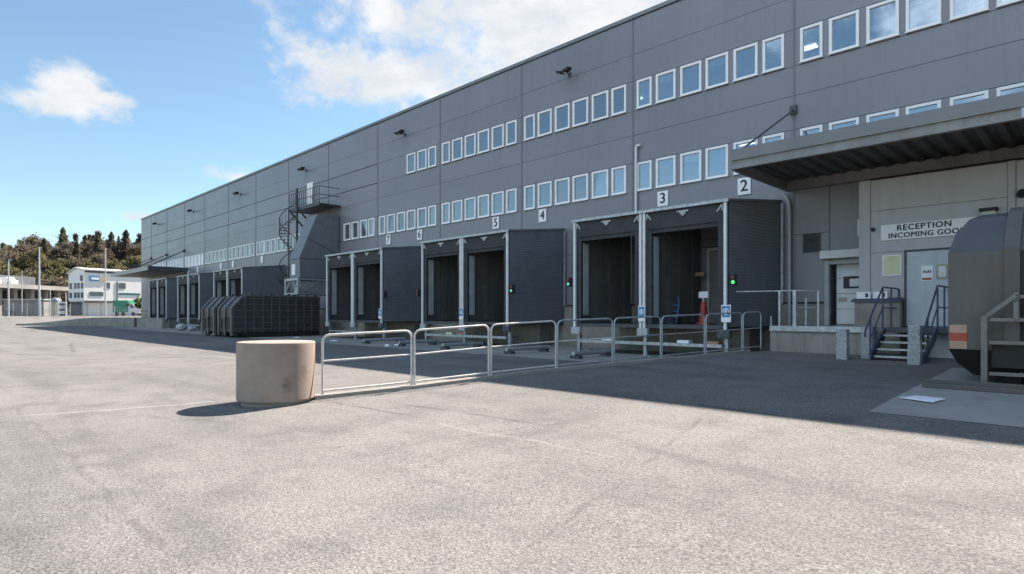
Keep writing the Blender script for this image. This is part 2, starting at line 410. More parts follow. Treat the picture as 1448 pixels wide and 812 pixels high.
for a, b in zip(ks, ks[1:]):
    xa, xb = fence_x(a), fence_x(b); ha, hb = road_h(a)+0.07, road_h(b)+0.07
    nx_, ny_ = FD.y*0.11, -FD.x*0.11
    b -= 0.008
    vs = [(xa-nx_, a-ny_, -0.05), (xa+nx_, a+ny_, -0.05), (xb+nx_, b+ny_, -0.05), (xb-nx_, b-ny_, -0.05),
          (xa-nx_, a-ny_, ha), (xa+nx_, a+ny_, ha), (xb+nx_, b+ny_, hb), (xb-nx_, b-ny_, hb)]
    kb.add(vs, [(3,2,1,0), (4,5,6,7), (0,1,5,4), (1,2,6,5), (2,3,7,6), (3,0,4,7)])
struct(kb.build('kerb', M['concrete']))

# ------------------------------------------------------------------ warehouse
B0, BAY = -7.30, 6.23
XL, XR_ = -86.5, 17.62
TOP = 13.6
wh = thing('warehouse', (-37, YF, 0), 'long dark grey warehouse with two rows of white framed windows above its docks', 'warehouse')
seams = [B0+BAY*k for k in range(4, -13, -1)]
bays = [(B0+BAY*k, B0+BAY*(k+1)) for k in range(3, -14, -1)]
bays[-1] = (XL, bays[-1][1])
def zz(r): return EYE+29.06*r
J = [6.5, 7.64, 8.78, 9.78, 10.94, 12.03]                    # panel joints up the wall
LO, UP = (6.5, 7.64), (9.78, 10.94)                          # window bands
g = 0.010
DX0, DX1, DZ1 = -6.22, -4.55, 3.25                           # goods door number one
core = MB()
core.box(XL, XR_, YF+6.0, YF+40, 0, TOP-0.05)                # body of the building behind the office strip
core.box(XL, DX0-.1, YF+0.16, YF+6.0, 0, 5.6); core.box(DX1+.1, XR_, YF+0.16, YF+6.0, 0, 5.6); core.box(DX0-.1, DX1+.1, YF+0.42, YF+6.0, 0, 5.6); core.box(XL, XR_, YF+0.16, YF+6.0, 8.5, 9.0); core.box(XL, XR_, YF+0.16, YF+6.0, 11.6, TOP-0.05)
core.box(XL, XL+0.5, YF+0.10, YF+6.0, 5.6, 11.6); core.box(XR_-0.5, XR_, YF+0.10, YF+6.0, 5.6, 11.6)
core.build('core', M['interior'], wh)
pan = MB(); WIN = []
offs = [(.20, .88), (1.07, 1.92), (2.12, 2.97), (3.14, 3.99), (4.19, 5.04), (5.21, 5.92)]
def panel(x0, x1, z0, z1): pan.box(x0+g, x1-g, YF, YF+0.14, z0+g*0.7, z1-g*0.7)
for bx0, bx1 in bays:
    k = round((bx0-B0)/BAY)
    has_up = bx1 > -32.0 and bx0 < 6; up_from = 3 if abs(bx1-(-25.99)) < 0.1 else 0
    has_lo = bx0 < 6
    if bx1 < -37: skip_lo = set()
    elif abs(bx0-(-38.45)) < .1: skip_lo = {0, 1}
    else: skip_lo = set()
    if bx0 < DX0 < bx1:
        panel(bx0, DX0, 1.95, 4.2); panel(bx0, DX0, 4.2, 6.5); panel(DX1, bx1, 1.95, 6.5); panel(DX0, DX1, DZ1, 6.5)
    else: panel(bx0, bx1, 1.95, 4.2); panel(bx0, bx1, 4.2, 6.5)
    for (z0, z1), has, skip in ((LO, has_lo, skip_lo), (UP, has_up, set(range(up_from)))):
        if not has or (bx1-bx0) < 5.5:
            panel(bx0, bx1, z0, z1); continue
        cur = bx0+g
        for i, (a, b) in enumerate(offs):
            if i in skip: continue
            pan.box(cur, bx0+a+0.02, YF, YF+0.14, z0-0.02, z1+0.02); cur = bx0+b-0.02
            WIN.append((bx0+(a+b)/2, (z0+z1)/2, b-a, z1-z0))
        pan.box(cur, bx1-g, YF, YF+0.14, z0-0.02, z1+0.02)
    if has_lo and has_up:
        panel(bx0, bx1, 7.67, 8.78); panel(bx0, bx1, 8.78, 9.75); panel(bx0, bx1, 10.97, 12.03)
    else:
        panel(bx0, bx1, 7.67, 8.78); panel(bx0, bx1, 8.78, 9.75); panel(bx0, bx1, 10.97, 12.03)
    panel(bx0, bx1, 12.03, 13.45)
pan.build('wall_panels', M['clad'], wh)
jb = MB()                                                    # dark lining seen in the open joints
for xa_, xb_, z0, z1 in ((XL+.02, DX0, 0, 6.45), (DX1, XR_-.02, 0, 6.45), (DX0, DX1, DZ1, 6.45), (XL+.02, XR_-.02, 7.69, 9.73), (XL+.02, XR_-.02, 10.99, 13.4)): jb.box(xa_, xb_, YF+0.10, YF+0.158, z0, z1)
jb.cut = None
jb.build('joint_lining', M['clad_joint'], wh)
for s_ in seams:
    st = MB(); st.box(s_-0.035, s_+0.035, YF-0.018, YF+0.09, 2.0, 13.44); st.build('seam_strip', M['clad_strip'], wh)
cp = MB(); cp.box(XL-0.06, XR_, YF-0.07, YF+0.5, 13.47, 13.62); cp.build('coping', M['coping'], wh)
el = MB(); el.box(XL-0.10, XL-0.003, YF, YF+40, 0, 13.45); el.build('end_wall', M['clad'], wh)
pl = MB(); pl.box(XL, DX0-0.05, YF-0.05, YF+0.08, -0.1, 1.93); pl.box(DX0-0.05, XR_, YF-0.05, YF+0.08, -0.1, 1.22)
pl.box(DX1+.05, XR_, YF-0.049, YF+0.079, 1.22, 1.93)
pl.build('plinth', M['plinth'], wh)
pf = MB(); pf.box(XL, DX0-0.06, YF-0.07, YF+0.02, 1.932, 1.99); pf.build('plinth_flashing', M['black'], wh)
# goods door one, set back in its opening
dm = MB()
for i in range(4): dm.box(DX0+0.12, DX1-0.02, YF+0.28, YF+0.32, 1.27+i*0.49, 1.27+i*0.49+0.478)
dr = dm.build('door', M['door_white'], wh); tag(dr, 'white sectional goods door with a narrow window', None)
MB().box(DX0, DX1, YF+0.325, YF+0.4, 1.2, DZ1).build('door_backing', M['black'], dr)
w = MB(); w.box(DX0+0.32, DX1-0.25, YF+0.262, YF+0.279, 2.40, 2.78); w.build('window_surround', M['ink'], dr)
w = MB(); w.box(DX0+0.50, DX1-0.42, YF+0.25, YF+0.261, 2.46, 2.70); w.build('pane', M['paper'], dr)
w = MB(); w.box(DX0+0.18, DX0+0.42, YF+0.268, YF+0.279, 1.98, 2.12); w.build('label_plate', M['far_beige'], dr)
fr = MB(); fr.box(DX0-0.13, DX0+0.0, YF-0.09, YF+0.10, 1.25, 3.28); fr.box(DX0-0.001+0.002, DX1, YF-0.08, YF+0.10, 3.16, 3.28); fr.build('door_frame', M['strip'], wh, bev=0.006)
hb = MB(); hb.box(DX0-0.2, DX1+0.1, YF-0.32, YF-0.002, 3.33, 3.58); hb.build('door_header', M['white'], wh, bev=0.01)
# windows: shared meshes, one object per window with its pane
def frame_mesh(w_, h_):
    f = MB(); t = 0.085; a, b = -w_/2, w_/2; c, d = -h_/2, h_/2; y0, y1 = -0.045, 0.10
    f.box(a, a+t, y0, y1, c, d); f.box(b-t, b, y0, y1, c, d); f.box(a+t, b-t, y0+.001, y1, c, c+t); f.box(a+t, b-t, y0+.001, y1, d-t, d)
    f.box(a-.02, b+.02, -0.085, -0.046, c-.012, c+.012)
    me = f.mesh('window'); me.materials.append(M['pvc'])
    p = MB(); p.box(a+t-.01, b-t+.01, 0.015, 0.025, c+t-.01, d-t+.01); pm = p.mesh('pane'); pm.materials.append(M['glass'])
    q = MB(); q.box(a+t-.005, b-t+.005, 0.03, 0.036, c+t-.005, d-t+.005); qm = q.mesh('blind'); qm.materials.append(M['blind'])
    return me, pm, qm
FM = {}
farw = MB(); farp = MB()
for i, (x, z, w_, h_) in enumerate(WIN):
    if x < -63.5:
        t = 0.09
        farw.box(x-w_/2, x-w_/2+t, YF-.045, YF+.1, z-h_/2, z+h_/2); farw.box(x+w_/2-t, x+w_/2, YF-.045, YF+.1, z-h_/2, z+h_/2)
        farw.box(x-w_/2+t, x+w_/2-t, YF-.044, YF+.1, z-h_/2, z-h_/2+t); farw.box(x-w_/2+t, x+w_/2-t, YF-.044, YF+.1, z+h_/2-t, z+h_/2)
        farw.box(x-w_/2+t, x+w_/2-t, YF+.02, YF+.05, z-h_/2+t, z+h_/2-t); continue
    key = round(w_, 2)
    if key not in FM: FM[key] = frame_mesh(w_, h_)
    o = bpy.data.objects.new('window', FM[key][0]); COL.objects.link(o); o.parent = wh; o.location = (x+37, 0, z)
    p = bpy.data.objects.new('pane', FM[key][1]); COL.objects.link(p); p.parent = o
    if x < -38.5 or (x > -38 and x < -26 and z < 8 and i % 7):
        if not (-50.2 < x < -49.4):
            p.material_slots[0].link = 'OBJECT'; p.material_slots[0].material = M['glass_clear']
            q = bpy.data.objects.new('blind', FM[key][2]); COL.objects.link(q); q.parent = o
o = farw.build('windows', M['blind'], wh); o['kind'] = 'stuff'
# lit ceiling lamps inside
# roller blinds drawn to different heights behind some panes
rb = random.Random(5)
for o in [o for o in bpy.data.objects if o.parent == wh and o.name.split('.')[0] == 'window']:
    if o.location.x-37 > -31 and rb.random() < .38:
        ww = .5 if o.data.vertices[0].co.x > -.36 else .66; hh = rb.choice((.14, .18, .25, .34, .5))
        b = MB(); zt = o.location.z+.49; xx = o.location.x-37; b.box(xx-ww/2, xx+ww/2, YF+.075, YF+.08, zt-hh, zt); b.box(xx-ww/2, xx+ww/2, YF+.07, YF+.085, zt-hh-.025, zt-hh)
        q = b.build('roller_blind', M['blind'], wh); q.parent = o; q.location = (-o.location.x, -o.location.y, -o.location.z)
for (x, y, z, l) in ((-12.2, 23.2, 8.46, .9), (-11.3, 22.6, 8.46, .7), (-10.2, 23.6, 8.46, .7), (-12.9, 24.2, 8.46, .8), (-14.4, 22.6, 8.46, .8), (-20.6, 23.0, 8.46, .6),
                     (-17.4, 24.4, 11.56, .9), (-15.6, 23.6, 11.56, .9), (-15.0, 22.4, 11.56, .6), (-7.9, 23.6, 11.56, .6), (-2.6, 22.5, 11.56, 1.0), (-24.2, 23.4, 8.46, .5)):
    b = MB(); b.box(x-l/2, x+l/2, y-0.15, y+0.15, z-0.06, z); o = b.build('ceiling_light', M['lamp_lit'], loc=(x, y, z))
    tag(o, 'lit white office ceiling lamp glimpsed through an upper window', 'ceiling light', 'lit ceiling lamps behind the office windows')

# floodlights along the top of the wall
fl = thing('floodlight', (-16.8, YF, 12.15), 'nearest black floodlight, on the wall above the windows by the number 4 sign', 'floodlight', 'floodlights high on the facade')
b = MB(); b.box(-16.86, -16.74, YF-0.04, YF-0.001, 12.05, 12.25); b.bar((-16.8, YF-0.03, 12.15), (-16.8, YF-0.5, 12.22), 0.05); b.build('bracket', M['darksteel'], fl)
b = MB()
for sx in (-1, 1):
    b.add([(-16.8+sx*.03, YF-.62, 12.16), (-16.8+sx*.34, YF-.58, 12.26), (-16.8+sx*.34, YF-.30, 12.30), (-16.8+sx*.03, YF-.34, 12.2),
           (-16.8+sx*.03, YF-.60, 12.02), (-16.8+sx*.34, YF-.56, 12.16), (-16.8+sx*.34, YF-.28, 12.22), (-16.8+sx*.03, YF-.30, 12.08)],
          [(3,2,1,0), (4,5,6,7), (0,1,5,4), (1,2,6,5), (2,3,7,6), (3,0,4,7)])
b.build('housing', M['black'], fl)
b = MB(); b.box(-16.72, -16.58, YF-.56, YF-.40, 12.03, 12.05); b.build('lens', M['lamp_glass'], fl)
fl_l = ['black floodlight second from the right, on the wall just left of the upper window row', 'black floodlight on the wall above the white upper exit door',
        'black floodlight on the wall left of the spiral stair, third from the far end', 'black floodlight second from the far end of the facade', 'smallest black floodlight, nearest the far end of the facade']
for i in range(5): dup(fl, (-16.8-12.47*(i+1), YF, 12.15), fl_l[i])

# number signs over the docks
def number_sign(x, z, txt, label, s_=1.0, y=YF):
    t = thing('number_sign', (x, y, z), label, 'sign', 'white number signs over the docks')
    MB().box(x-.23*s_, x+.23*s_, y-.05, y-.022, z-.29*s_, z+.29*s_).build('board', M['sign_white'], t)
    if txt: text(txt, .56*s_, M['ink'], t, (x, y-.053, z), bold=0.010)
for px, n in ((1053, '2'), (938, '3'), (768, '4'), (702, '5'), (594, '6'), (550, '7')):
    number_sign(xat(px, YF), 6.12 if n not in '23' else 6.05, n, f'white square sign with a black number {n} on the grey wall')
for i, (px, l) in enumerate(((450, ''), (371, 'blank looking white number plate under the windows left of the spiral stair'), (330, 'blank looking white number plate above the dock house left of the skips'),
                (313, 'blank looking white number plate second above the dock house left of the skips'), (280, 'blank looking white number plate above the dock house nearest the far canopy'),
                (267, 'blank looking white number plate beside the right end of the far canopy'))):
    if l: number_sign(xat(px, YF), 6.1, '', l)
t = thing('number_sign', (-5.05, YF, 3.98), 'white number 1 sign half hidden by the reception corner', 'sign', 'white number signs over the docks')
MB().box(-5.42, -4.92, YF-.05, YF-.016, 3.98, 4.50).build('board', M['sign_white'], t); text('1', .5, M['ink'], t, (-5.17, YF-.053, 4.24), bold=0.006)

# white vent pipe on the wall
b = MB(); xp = -13.33
b.tube([(xp, YF-.09, 5.30), (xp, YF-.09, 8.10), (xp, YF-.09, 8.22), (xp+.05, YF-.10, 8.30), (xp+.22, YF-.12, 8.30)], 0.055, 10)
tag(b.build('vent_pipe', M['white'], loc=(xp, YF, 5.3)), 'thin white pipe climbing the wall between two dock windows', 'pipe')

# ------------------------------------------------------------------ dock houses
ZB, ZF, ZK = 1.2, 5.0, 5.32                                   # bottom, front top, back top
PW = 5.95
def skx(y): return 0.40*(y-YD)/3.1
def make_dock(xr):
    t = thing('dock_house', (xr, YD, 0.2), '', 'loading dock', 'paired loading dock houses along the facade')
    def wall(name, xo, sign, m):
        b = MB(); y0, y1 = YD+0.02, YF-0.075
        def quadstrip(xa, za, xb, zb2):
            b.add([(xo+xa+skx(y0), y0, za), (xo+xa+skx(y1), y1, za), (xo+xb+skx(y1), y1, zb2), (xo+xb+skx(y0), y0, zb2)], [(0, 1, 2, 3)])
        z = ZB; p = 0.10; d = 0.0045
        while z < ZF-0.05:
            zt = min(z+p, ZF)
            quadstrip(sign*d, z, sign*d, z+p*.55); quadstrip(sign*d, z+p*.55, 0, z+p*.68); quadstrip(0, z+p*.68, 0, z+p*.9); quadstrip(0, z+p*.9, sign*d, z+p)
            z += p
        b.add([(xo+sign*d+skx(y0), y0, z), (xo+sign*d+skx(y1), y1, z), (xo+sign*d+skx(y1), y1, ZK), (xo+sign*d+skx(y0), y0, ZF)], [(0, 1, 2, 3)])
        xi = xo-sign*0.05
        b.prism([(y0, ZB), (y1, ZB), (y1, ZK), (y0, ZF)], lambda y, z: (xi+skx(y), y, z), lambda y, z: (xi-sign*.02+skx(y), y, z))
        return b.build(name, m, t, fix=False)
    wall('side_wall', xr, 1, M['pod']); wall('side_wall', xr-PW, -1, M['pod'])
    b = MB(); xm = xr-PW/2
    b.prism([(YD+.03, ZB), (YF-.08, ZB), (YF-.08, ZK-.02), (YD+.03, ZF-.02)], lambda y, z: (xm-.09+skx(y), y, z), lambda y, z: (xm+.09+skx(y), y, z))
    b.build('partition', M['pod'], t)
    b = MB(); b.prism([(YD-.10, ZF+.003), (YF-.06, ZK+.003), (YF-.06, ZK+.08), (YD-.10, ZF+.07)], lambda y, z: (xr-PW-.05+skx(y), y, z), lambda y, z: (xr+.05+skx(y), y, z)); b.build('roof', M['pod'], t)
    b = MB(); b.box(xr-PW-.06, xr+.06, YD-.135, YD-.102, ZF-.02, ZF+.075); b.build('roof_trim', M['galv'], t)
    b = MB(); b.box(xr+.02+skx(YF), xr+.10+skx(YF), YF-.14, YF-.072, 1.95, ZK-.05); b.build('corner_trim', M['galv'], t)
    # floor plate
    b = MB(); b.prism([(YD, 1.13), (YF-.06, 1.13), (YF-.06, 1.25), (YD, 1.25)], lambda y, z: (xr-PW+.1+skx(y), y, z), lambda y, z: (xr-.1+skx(y), y, z)); b.build('floor', M['darksteel'], t)
    for i in (0, 1):
        a = xr-PW+0.04+i*(PW/2); e = a+PW/2-0.08
        b = MB(); b.box(a+.09, e-.09, YD-.02, YD+.10, 4.42, 4.99); b.box(a+.09, e-.09, YD+.02, YD+.05, 4.28, 4.42); b.build('seal_header', M['seal'], t)
        for sgn, x in ((1, a+.09), (-1, e-.09)):
            x0, x1 = (x, x+.20) if sgn > 0 else (x-.20, x)
            b = MB(); b.box(x0, x1, YD, YD+.11, 1.26, 4.42); b.build('seal_side', M['seal'], t)
            b = MB(); b.box(x0+.02, x1+(.012 if sgn > 0 else -.0), YD+.115, YD+.42, 1.55, 4.2)
            if sgn < 0: b = MB(); b.box(x0-.012, x1-.02, YD+.115, YD+.42, 1.55, 4.2)
            b.build('guide_strip', M['strip'], t)
        for x0 in (a-.015, e-.075):
            b = MB(); b.box(x0, x0+.09, YD-.09, YD-.005, 1.02, 4.985); b.build('frame_post', M['white'], t, bev=0.008)
        for (xa, sg) in ((a+.13, 1), (e-.13, -1)):
            b = MB(); b.bar((xa, YD-.05, 4.93), (xa+sg*.16, YD-.05, 4.72), .04, .055, (0, 1, 0)); b.bar((xa, YD-.052, 4.74), (xa, YD-.052, 4.94), .035, .045); b.build('bracket', M['strip'], t)
        xc = (a+e)/2
        b = MB(); b.bar((xc-.20, YD-.05, 4.88), (xc+.20, YD-.05, 4.88), .04, .05); b.box(xc-.10, xc+.10, YD-.07, YD-.021, 4.79, 4.853); b.box(xc-.04, xc+.04, YD-.068, YD-.022, 4.735, 4.788); b.build('bracket', M['strip'], t)
        # lining boards on the wall inside
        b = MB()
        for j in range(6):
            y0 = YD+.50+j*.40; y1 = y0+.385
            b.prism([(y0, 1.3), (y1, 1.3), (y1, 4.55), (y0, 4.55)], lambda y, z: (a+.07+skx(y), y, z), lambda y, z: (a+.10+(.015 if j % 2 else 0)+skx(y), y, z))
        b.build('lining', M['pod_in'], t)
        # goods door at the back
        xs = skx(YF); da, db = a+.35+xs, e-.22+xs
        b = MB()
        for j in range(5): b.box(da+.1, db-.1, YF-.085, YF-.06, 1.26+j*.52, 1.26+j*.52+.508)
        d = b.build('door', M['door_grey'], t)
        b = MB(); b.box(da+.42, da+.66, YF-.10, YF-.086, 2.5, 2.95); b.build('door_window', M['ink'], d)
        b = MB(); b.box(da, da+.098, YF-.15, YF-.062, 1.26, 3.86); b.box(db-.098, db, YF-.15, YF-.062, 1.26, 3.86); b.box(da, db, YF-.151, YF-.062, 3.865, 3.98); b.build('door_frame', M['strip'], t)
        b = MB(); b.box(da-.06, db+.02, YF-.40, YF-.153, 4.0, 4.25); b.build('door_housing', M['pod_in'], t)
    # underframe
    for x in (xr-PW+.12, xr-PW/2, xr-.12):
        b = MB(); b.box(x-.06, x+.06, YD+.10, YD+.22, 0.19, 1.125); b.box(x-.12, x+.12, YD+.06, YD+.26, .19, .215); b.build('support_leg', M['galv'], t)
        b = MB(); b.box(x-.20, x+.20, YD-.10, YD+.04, .86, 1.12); b.build('bumper', M['strip'] if x < xr-1 else M['darksteel'], t, bev=0.015)
    b = MB(); b.box(xr-PW+.2, xr-.2, YD-.02, YD+.12, .56, .66); b.build('ledge_beam', M['galv'], t)
    b = MB(); b.box(xr-PW+.2, xr-.2, YD+.12, YD+.75, .60, .63); b.build('ledge_shelf', M['darksteel'], t)
    b = MB(); b.box(xr-PW+.3+.2, xr-.3, YF-.9, YF-.06, .15, 1.12); b.build('pit_wall', M['plinth'], t)
    return t
XP = [-8.10+(-9.37)*i for i in range(7) if i != 3]
dock = make_dock(XP[0])
dock['label'] = 'nearest dark dock house with two open bays, under the signs 3 and 2'
dl = ['dark dock house with two open bays below the signs 5 and 4', 'dark dock house with two open bays below the signs 7 and 6',
      'dark blue grey dock house directly behind the two skips', 'dark dock house with two bays, second from the far canopy', 'farthest dark dock house, partly under the far canopy']
docks = [dock]+[dup(dock, (x, YD, 0.2), l) for x, l in zip(XP[1:], dl)]
# the white-framed bar leaning in dock two's doorway
b = MB(); b.bar((-10.95, 20.05, 3.05), (-10.25, 20.1, 3.02), .1, .14)
tag(b.build('timber_bar', M['wood'], loc=(-10.6, 20.1, 3.0)), 'short brown timber bar across the doorway inside dock 2', 'timber')
# traffic signals
def signal(x, y, z, label, lens):
    t = thing('dock_signal', (x, y, z), label, 'signal light', 'small signal lamps on the dock houses')
    b = MB(); b.box(x-.02, x+.09, y-.17, y+.0, z-.17, z+.17); b.box(x-.06, x-.02, y-.09, y-.05, z-.10, z+.10); b.build('housing', M['black'], t, bev=0.01)
    for dz, m in ((.08, M['red_lens']), (-.07, lens)):
        b = MB(); b.tube([(x+.035, y-.171, z+dz), (x+.035, y-.195, z+dz)], .048, 12); b.build('lens', m, t)
signal(-7.96, 17.50, 2.62, 'black signal lamp glowing green on the corner right of dock 2', M['green_lens'])
signal(-14.20, 17.36, 2.78, 'black signal lamp with a faint green light left of dock 3', M['green_dim'])
signal(-17.33, 17.50, 2.62, 'black signal lamp on the corner right of dock 4', M['green_dim'])
signal(-23.60, 17.36, 2.62, 'dark signal lamp on the left post of dock 5', M['red_lens'])
signal(-26.72, 17.50, 2.62, 'dark signal lamp on the corner right of dock 6', M['red_lens'])
# blue and white plates on the posts
def plate(x, label, z=1.62, w=.15):
    t = thing('dock_plate', (x, YD-.1, z), label, 'sign', 'blue and white plates on dock posts')
    b = MB(); b.box(x-w, x+w, YD-.125, YD-.10, z-.27, z+.25); b.build('board', M['sign_white'], t, bev=.004)
    b = MB(); b.box(x-w+.02, x+w-.02, YD-.130, YD-.126, z-.12, z+.22); b.build('blue_field', M['blue_sign'], t)
    b = MB()
    n = 20; ring = [(math.cos(2*math.pi*i/n), math.sin(2*math.pi*i/n)) for i in range(n)]
    ro, ri = w*.66, w*.48
    for i in range(n):
        a, c = ring[i], ring[(i+1) % n]
        b.add([(x+a[0]*ro, YD-.134, z+.05+a[1]*ro), (x+c[0]*ro, YD-.134, z+.05+c[1]*ro), (x+c[0]*ri, YD-.134, z+.05+c[1]*ri), (x+a[0]*ri, YD-.134, z+.05+a[1]*ri)], [(0,1,2,3)])
    b.box(x-.025, x+.025, YD-.135, YD-.131, z+.0, z+.10); b.build('symbol', M['sign_white'], t)
plate(-8.12, 'blue and white plate with a ring symbol on the post right of dock 2')
plate(-11.07, 'blue and white plate with a ring symbol on the post between docks 3 and 2', w=.13)
plate(-20.40, 'blue and white plate on the post between docks 5 and 4', w=.13)
plate(-26.95, 'blue and white plate on the post right of dock 6', w=.13)
# red marker post and blue hand truck in dock two
cx, cy = -9.72, 19.0
t = thing('marker_cone', (cx, cy, 1.25), 'tall red plastic cone carrying a small white sign inside dock 2', 'cone')
MB().lathe((cx, cy, 1.251), [(.24, 0), (.24, .05), (.16, .06), (.145, .35), (.10, .72), (.07, .76)], 20).build('body', M['cone'], t)
b = MB(); b.tube([(cx, cy, 2.0), (cx, cy, 2.14)], .045, 10); b.build('neck', M['strip'], t)
b = MB(); b.box(cx-.17, cx+.17, cy-.02, cy+.02, 2.14, 2.36); b.build('board', M['sign_white'], t, bev=.01)
hx, hy = -10.75, 18.7
t = thing('hand_truck', (hx, hy, 1.25), 'blue steel hand truck leaning inside dock 2', 'hand truck')
b = MB()
for dx in (-.16, .16): b.tube([(hx+dx, hy, 1.28), (hx+dx+.04, hy+.12, 1.9), (hx+dx*.6+.05, hy+.2, 2.2)], .035, 8)
for k in range(3): b.bar((hx-.16+.02*k, hy+.04*k, 1.5+.2*k), (hx+.16+.02*k, hy+.04*k, 1.5+.2*k), .05)
b.build('frame', M['blue_tool'], t)
b = MB(); b.box(hx-.2, hx+.2, hy-.22, hy+.02, 1.255, 1.28); b.build('toe_plate', M['blue_tool'], t)
b = MB()
for dx in (-.22, .22): b.tube([(hx+dx-.03, hy+.08, 1.37), (hx+dx+.03, hy+.08, 1.37)], .11, 14)
b.build('wheels', M['black'], t)
hx, hy = -13.0, 18.5
# steel wheel guides on the dock pavement
for i, (x, y, L) in enumerate(((-11.75, 14.5, 1.9), (-14.8, 14.6, 2.1), (-18.6, 14.8, 2.0), (-21.6, 14.8, 2.0), (-24.6, 14.9, 2.2))):
    lb = ['steel wheel guide tube on the pavement in front of dock 3', 'steel wheel guide tube on the pavement between the dock houses of 4 and 3', 'steel wheel guide tube on the pavement in front of dock 4',
          'steel wheel guide tube on the pavement in front of dock 5', 'steel wheel guide tube on the pavement in front of dock 6'][i]
    h = apron_h(x, y)
    t = thing('wheel_guide', (x, y, h), lb, 'wheel guide', 'steel wheel guide tubes in front of the docks')
    b = MB(); b.tube([(x, y, h+.17), (x+.1, y+L, h+.17)], .075, 12); b.build('tube', M['galv'], t)
    for yy_ in (y+.12, y+L-.2):
        b = MB(); b.box(x-.16, x+.2, yy_-.10, yy_+.10, h, h+.10); b.build('foot', M['darksteel'], t)

# ------------------------------------------------------------------ platform by door one
pz = 1.25
t = thing('loading_platform', (-6.0, 19, .4), 'low concrete loading platform with a steel edge in front of door 1', 'loading platform')
b = MB(); b.box(-7.0, -5.0, 17.86, YF-.06, .2, pz-.16); b.box(-5.0, -4.62, 17.86, 19.1, .2, pz-.16); b.build('base', M['plinth'], t)
b = MB(); b.box(-7.04, -4.60, 17.80, YF-.08, pz-.155, pz); b.build('deck', M['galv'], t, bev=.008)
t = thing('platform_railing', (-6.6, 18, pz), 'thin grey steel railing between the dock house and the loading platform', 'railing')
b = MB(); b.tube([(-7.97, 17.62, 2.27), (-6.97, 17.95, 2.27), (-6.35, 17.95, 2.27), (-5.85, 18.3, 2.25)], .022, 8); b.build('top_rail', M['galv'], t)
b = MB(); b.tube([(-6.35, 17.95, 1.78), (-5.85, 18.3, 1.78)], .018, 8); b.build('middle_rail', M['galv'], t)
for x, y, w_ in ((-6.80, 17.95, .05), (-6.37, 17.95, .09), (-5.85, 18.3, .05), (-6.62, 19.6, .05)):
    b = MB(); b.box(x-w_/2, x+w_/2, y-w_/2, y+w_/2, pz, 2.27 if y < 19 else 2.1); b.build('post', M['galv'], t)
b = MB(); b.tube([(-7.62, 20.36, 5.6), (-7.5, 20.36, 5.45), (-7.42, 20.36, 5.25), (-7.40, 20.36, 5.0), (-7.40, 20.36, 1.25)], .055, 10)
tag(b.build('downpipe', M['strip'], loc=(-7.4, 20.36, 1.25)), 'grey downpipe from the big canopy down to the loading platform', 'downpipe')
t = thing('vent_grille', (-6.75, YF, 3.6), 'square dark louvred vent grille on the wall left of door 1', 'vent')
b = MB(); b.box(-7.02, -6.48, YF-.03, YF-.002, 3.58, 3.62); b.box(-7.02, -6.48, YF-.03, YF-.002, 4.16, 4.20); b.box(-7.02, -6.98, YF-.031, YF-.002, 3.58, 4.20); b.box(-6.52, -6.48, YF-.031, YF-.002, 3.58, 4.20); b.build('frame', M['darksteel'], t)
b = MB()
for i in range(9): b.bar((-6.98, YF-.02, 3.65+i*.063), (-6.52, YF-.02, 3.65+i*.063), .04, .008, (0, .6, .8))
b.box(-6.98, -6.52, YF-.008, YF-.003, 3.62, 4.16); b.build('louvres', M['darksteel'], t)

# ------------------------------------------------------------------ reception annex
XA = -5.15
an = thing('reception_annex', (-2, YR, .4), 'pale grey panelled reception annex projecting under the big canopy', 'annex')
b = MB(); b.box(XA+.02, 12, YR+.08, YF-.03, .1, 5.46); b.build('core', M['clad_joint'], an)
b = MB()
DA0, DA1 = -3.97, -2.98
cols = [(XA+.30, -1.78), (-1.62, 2.6), (2.6, 7), (7, 12)]
for x0, x1 in cols:
    for z0, z1 in ((1.97, 3.36), (3.36, 4.56), (4.56, 5.45)):
        if x0 < DA0 < x1 and z0 < 3.3:
            b.box(x0+.006, DA0-.05, YR, YR+.075, z0+.006, z1-.006); b.box(DA1+.05, x1-.006, YR, YR+.075, 1.2, z1-.006)
        else: b.box(x0+.006, x1-.006, YR, YR+.075, z0+.006, z1-.006)
b.build('wall_panels', M['annex'], an)
b = MB(); b.box(XA, XA+.295, YR-.02, YR+.085, 1.2, 5.47); b.box(XA, XA+.02, YR+.086, YF-.06, 1.2, 5.46); b.build('corner_post', M['annex'], an, bev=.006)
b = MB(); b.box(-1.775, -1.625, YR-.045, YR+.06, 1.2, 5.46); b.build('pilaster', M['annex'], an, bev=.006)
b = MB(); b.box(XA-.02, DA0-.08, YR-.36, YR-.022, .3, 1.93); b.box(DA0-.07, 12, YR-.03, YR+.07, .3, 1.19); b.build('plinth', M['plinth'], an)
b = MB(); b.prism([(YR-.42, 1.935), (YR-.025, 1.935), (YR-.025, 2.06), (YR-.42, 1.99)], lambda y, z: (XA-.10, y, z), lambda y, z: (DA0-.06, y, z)); b.build('plinth_flashing', M['bluesteel'], an)
b = MB(); b.box(DA0, DA1, YR+.02, YR+.06, 1.26, 3.33); d = b.build('door', M['door'], an, bev=.004)
b = MB(); b.bar((DA1-.22, YR-.04, 2.25), (DA1-.08, YR-.04, 2.25), .03); b.box(DA1-.12, DA1-.06, YR, YR+.018, 2.1, 2.35); b.build('handle', M['galv'], d)
b = MB(); b.box(DA0-.05, DA0-.004, YR-.012, YR+.07, 1.25, 3.38); b.box(DA1+.004, DA1+.05, YR-.012, YR+.07, 1.25, 3.38); b.box(DA0-.05, DA1+.05, YR-.013, YR+.07, 3.335, 3.385); b.build('door_frame', M['clad_joint'], an)
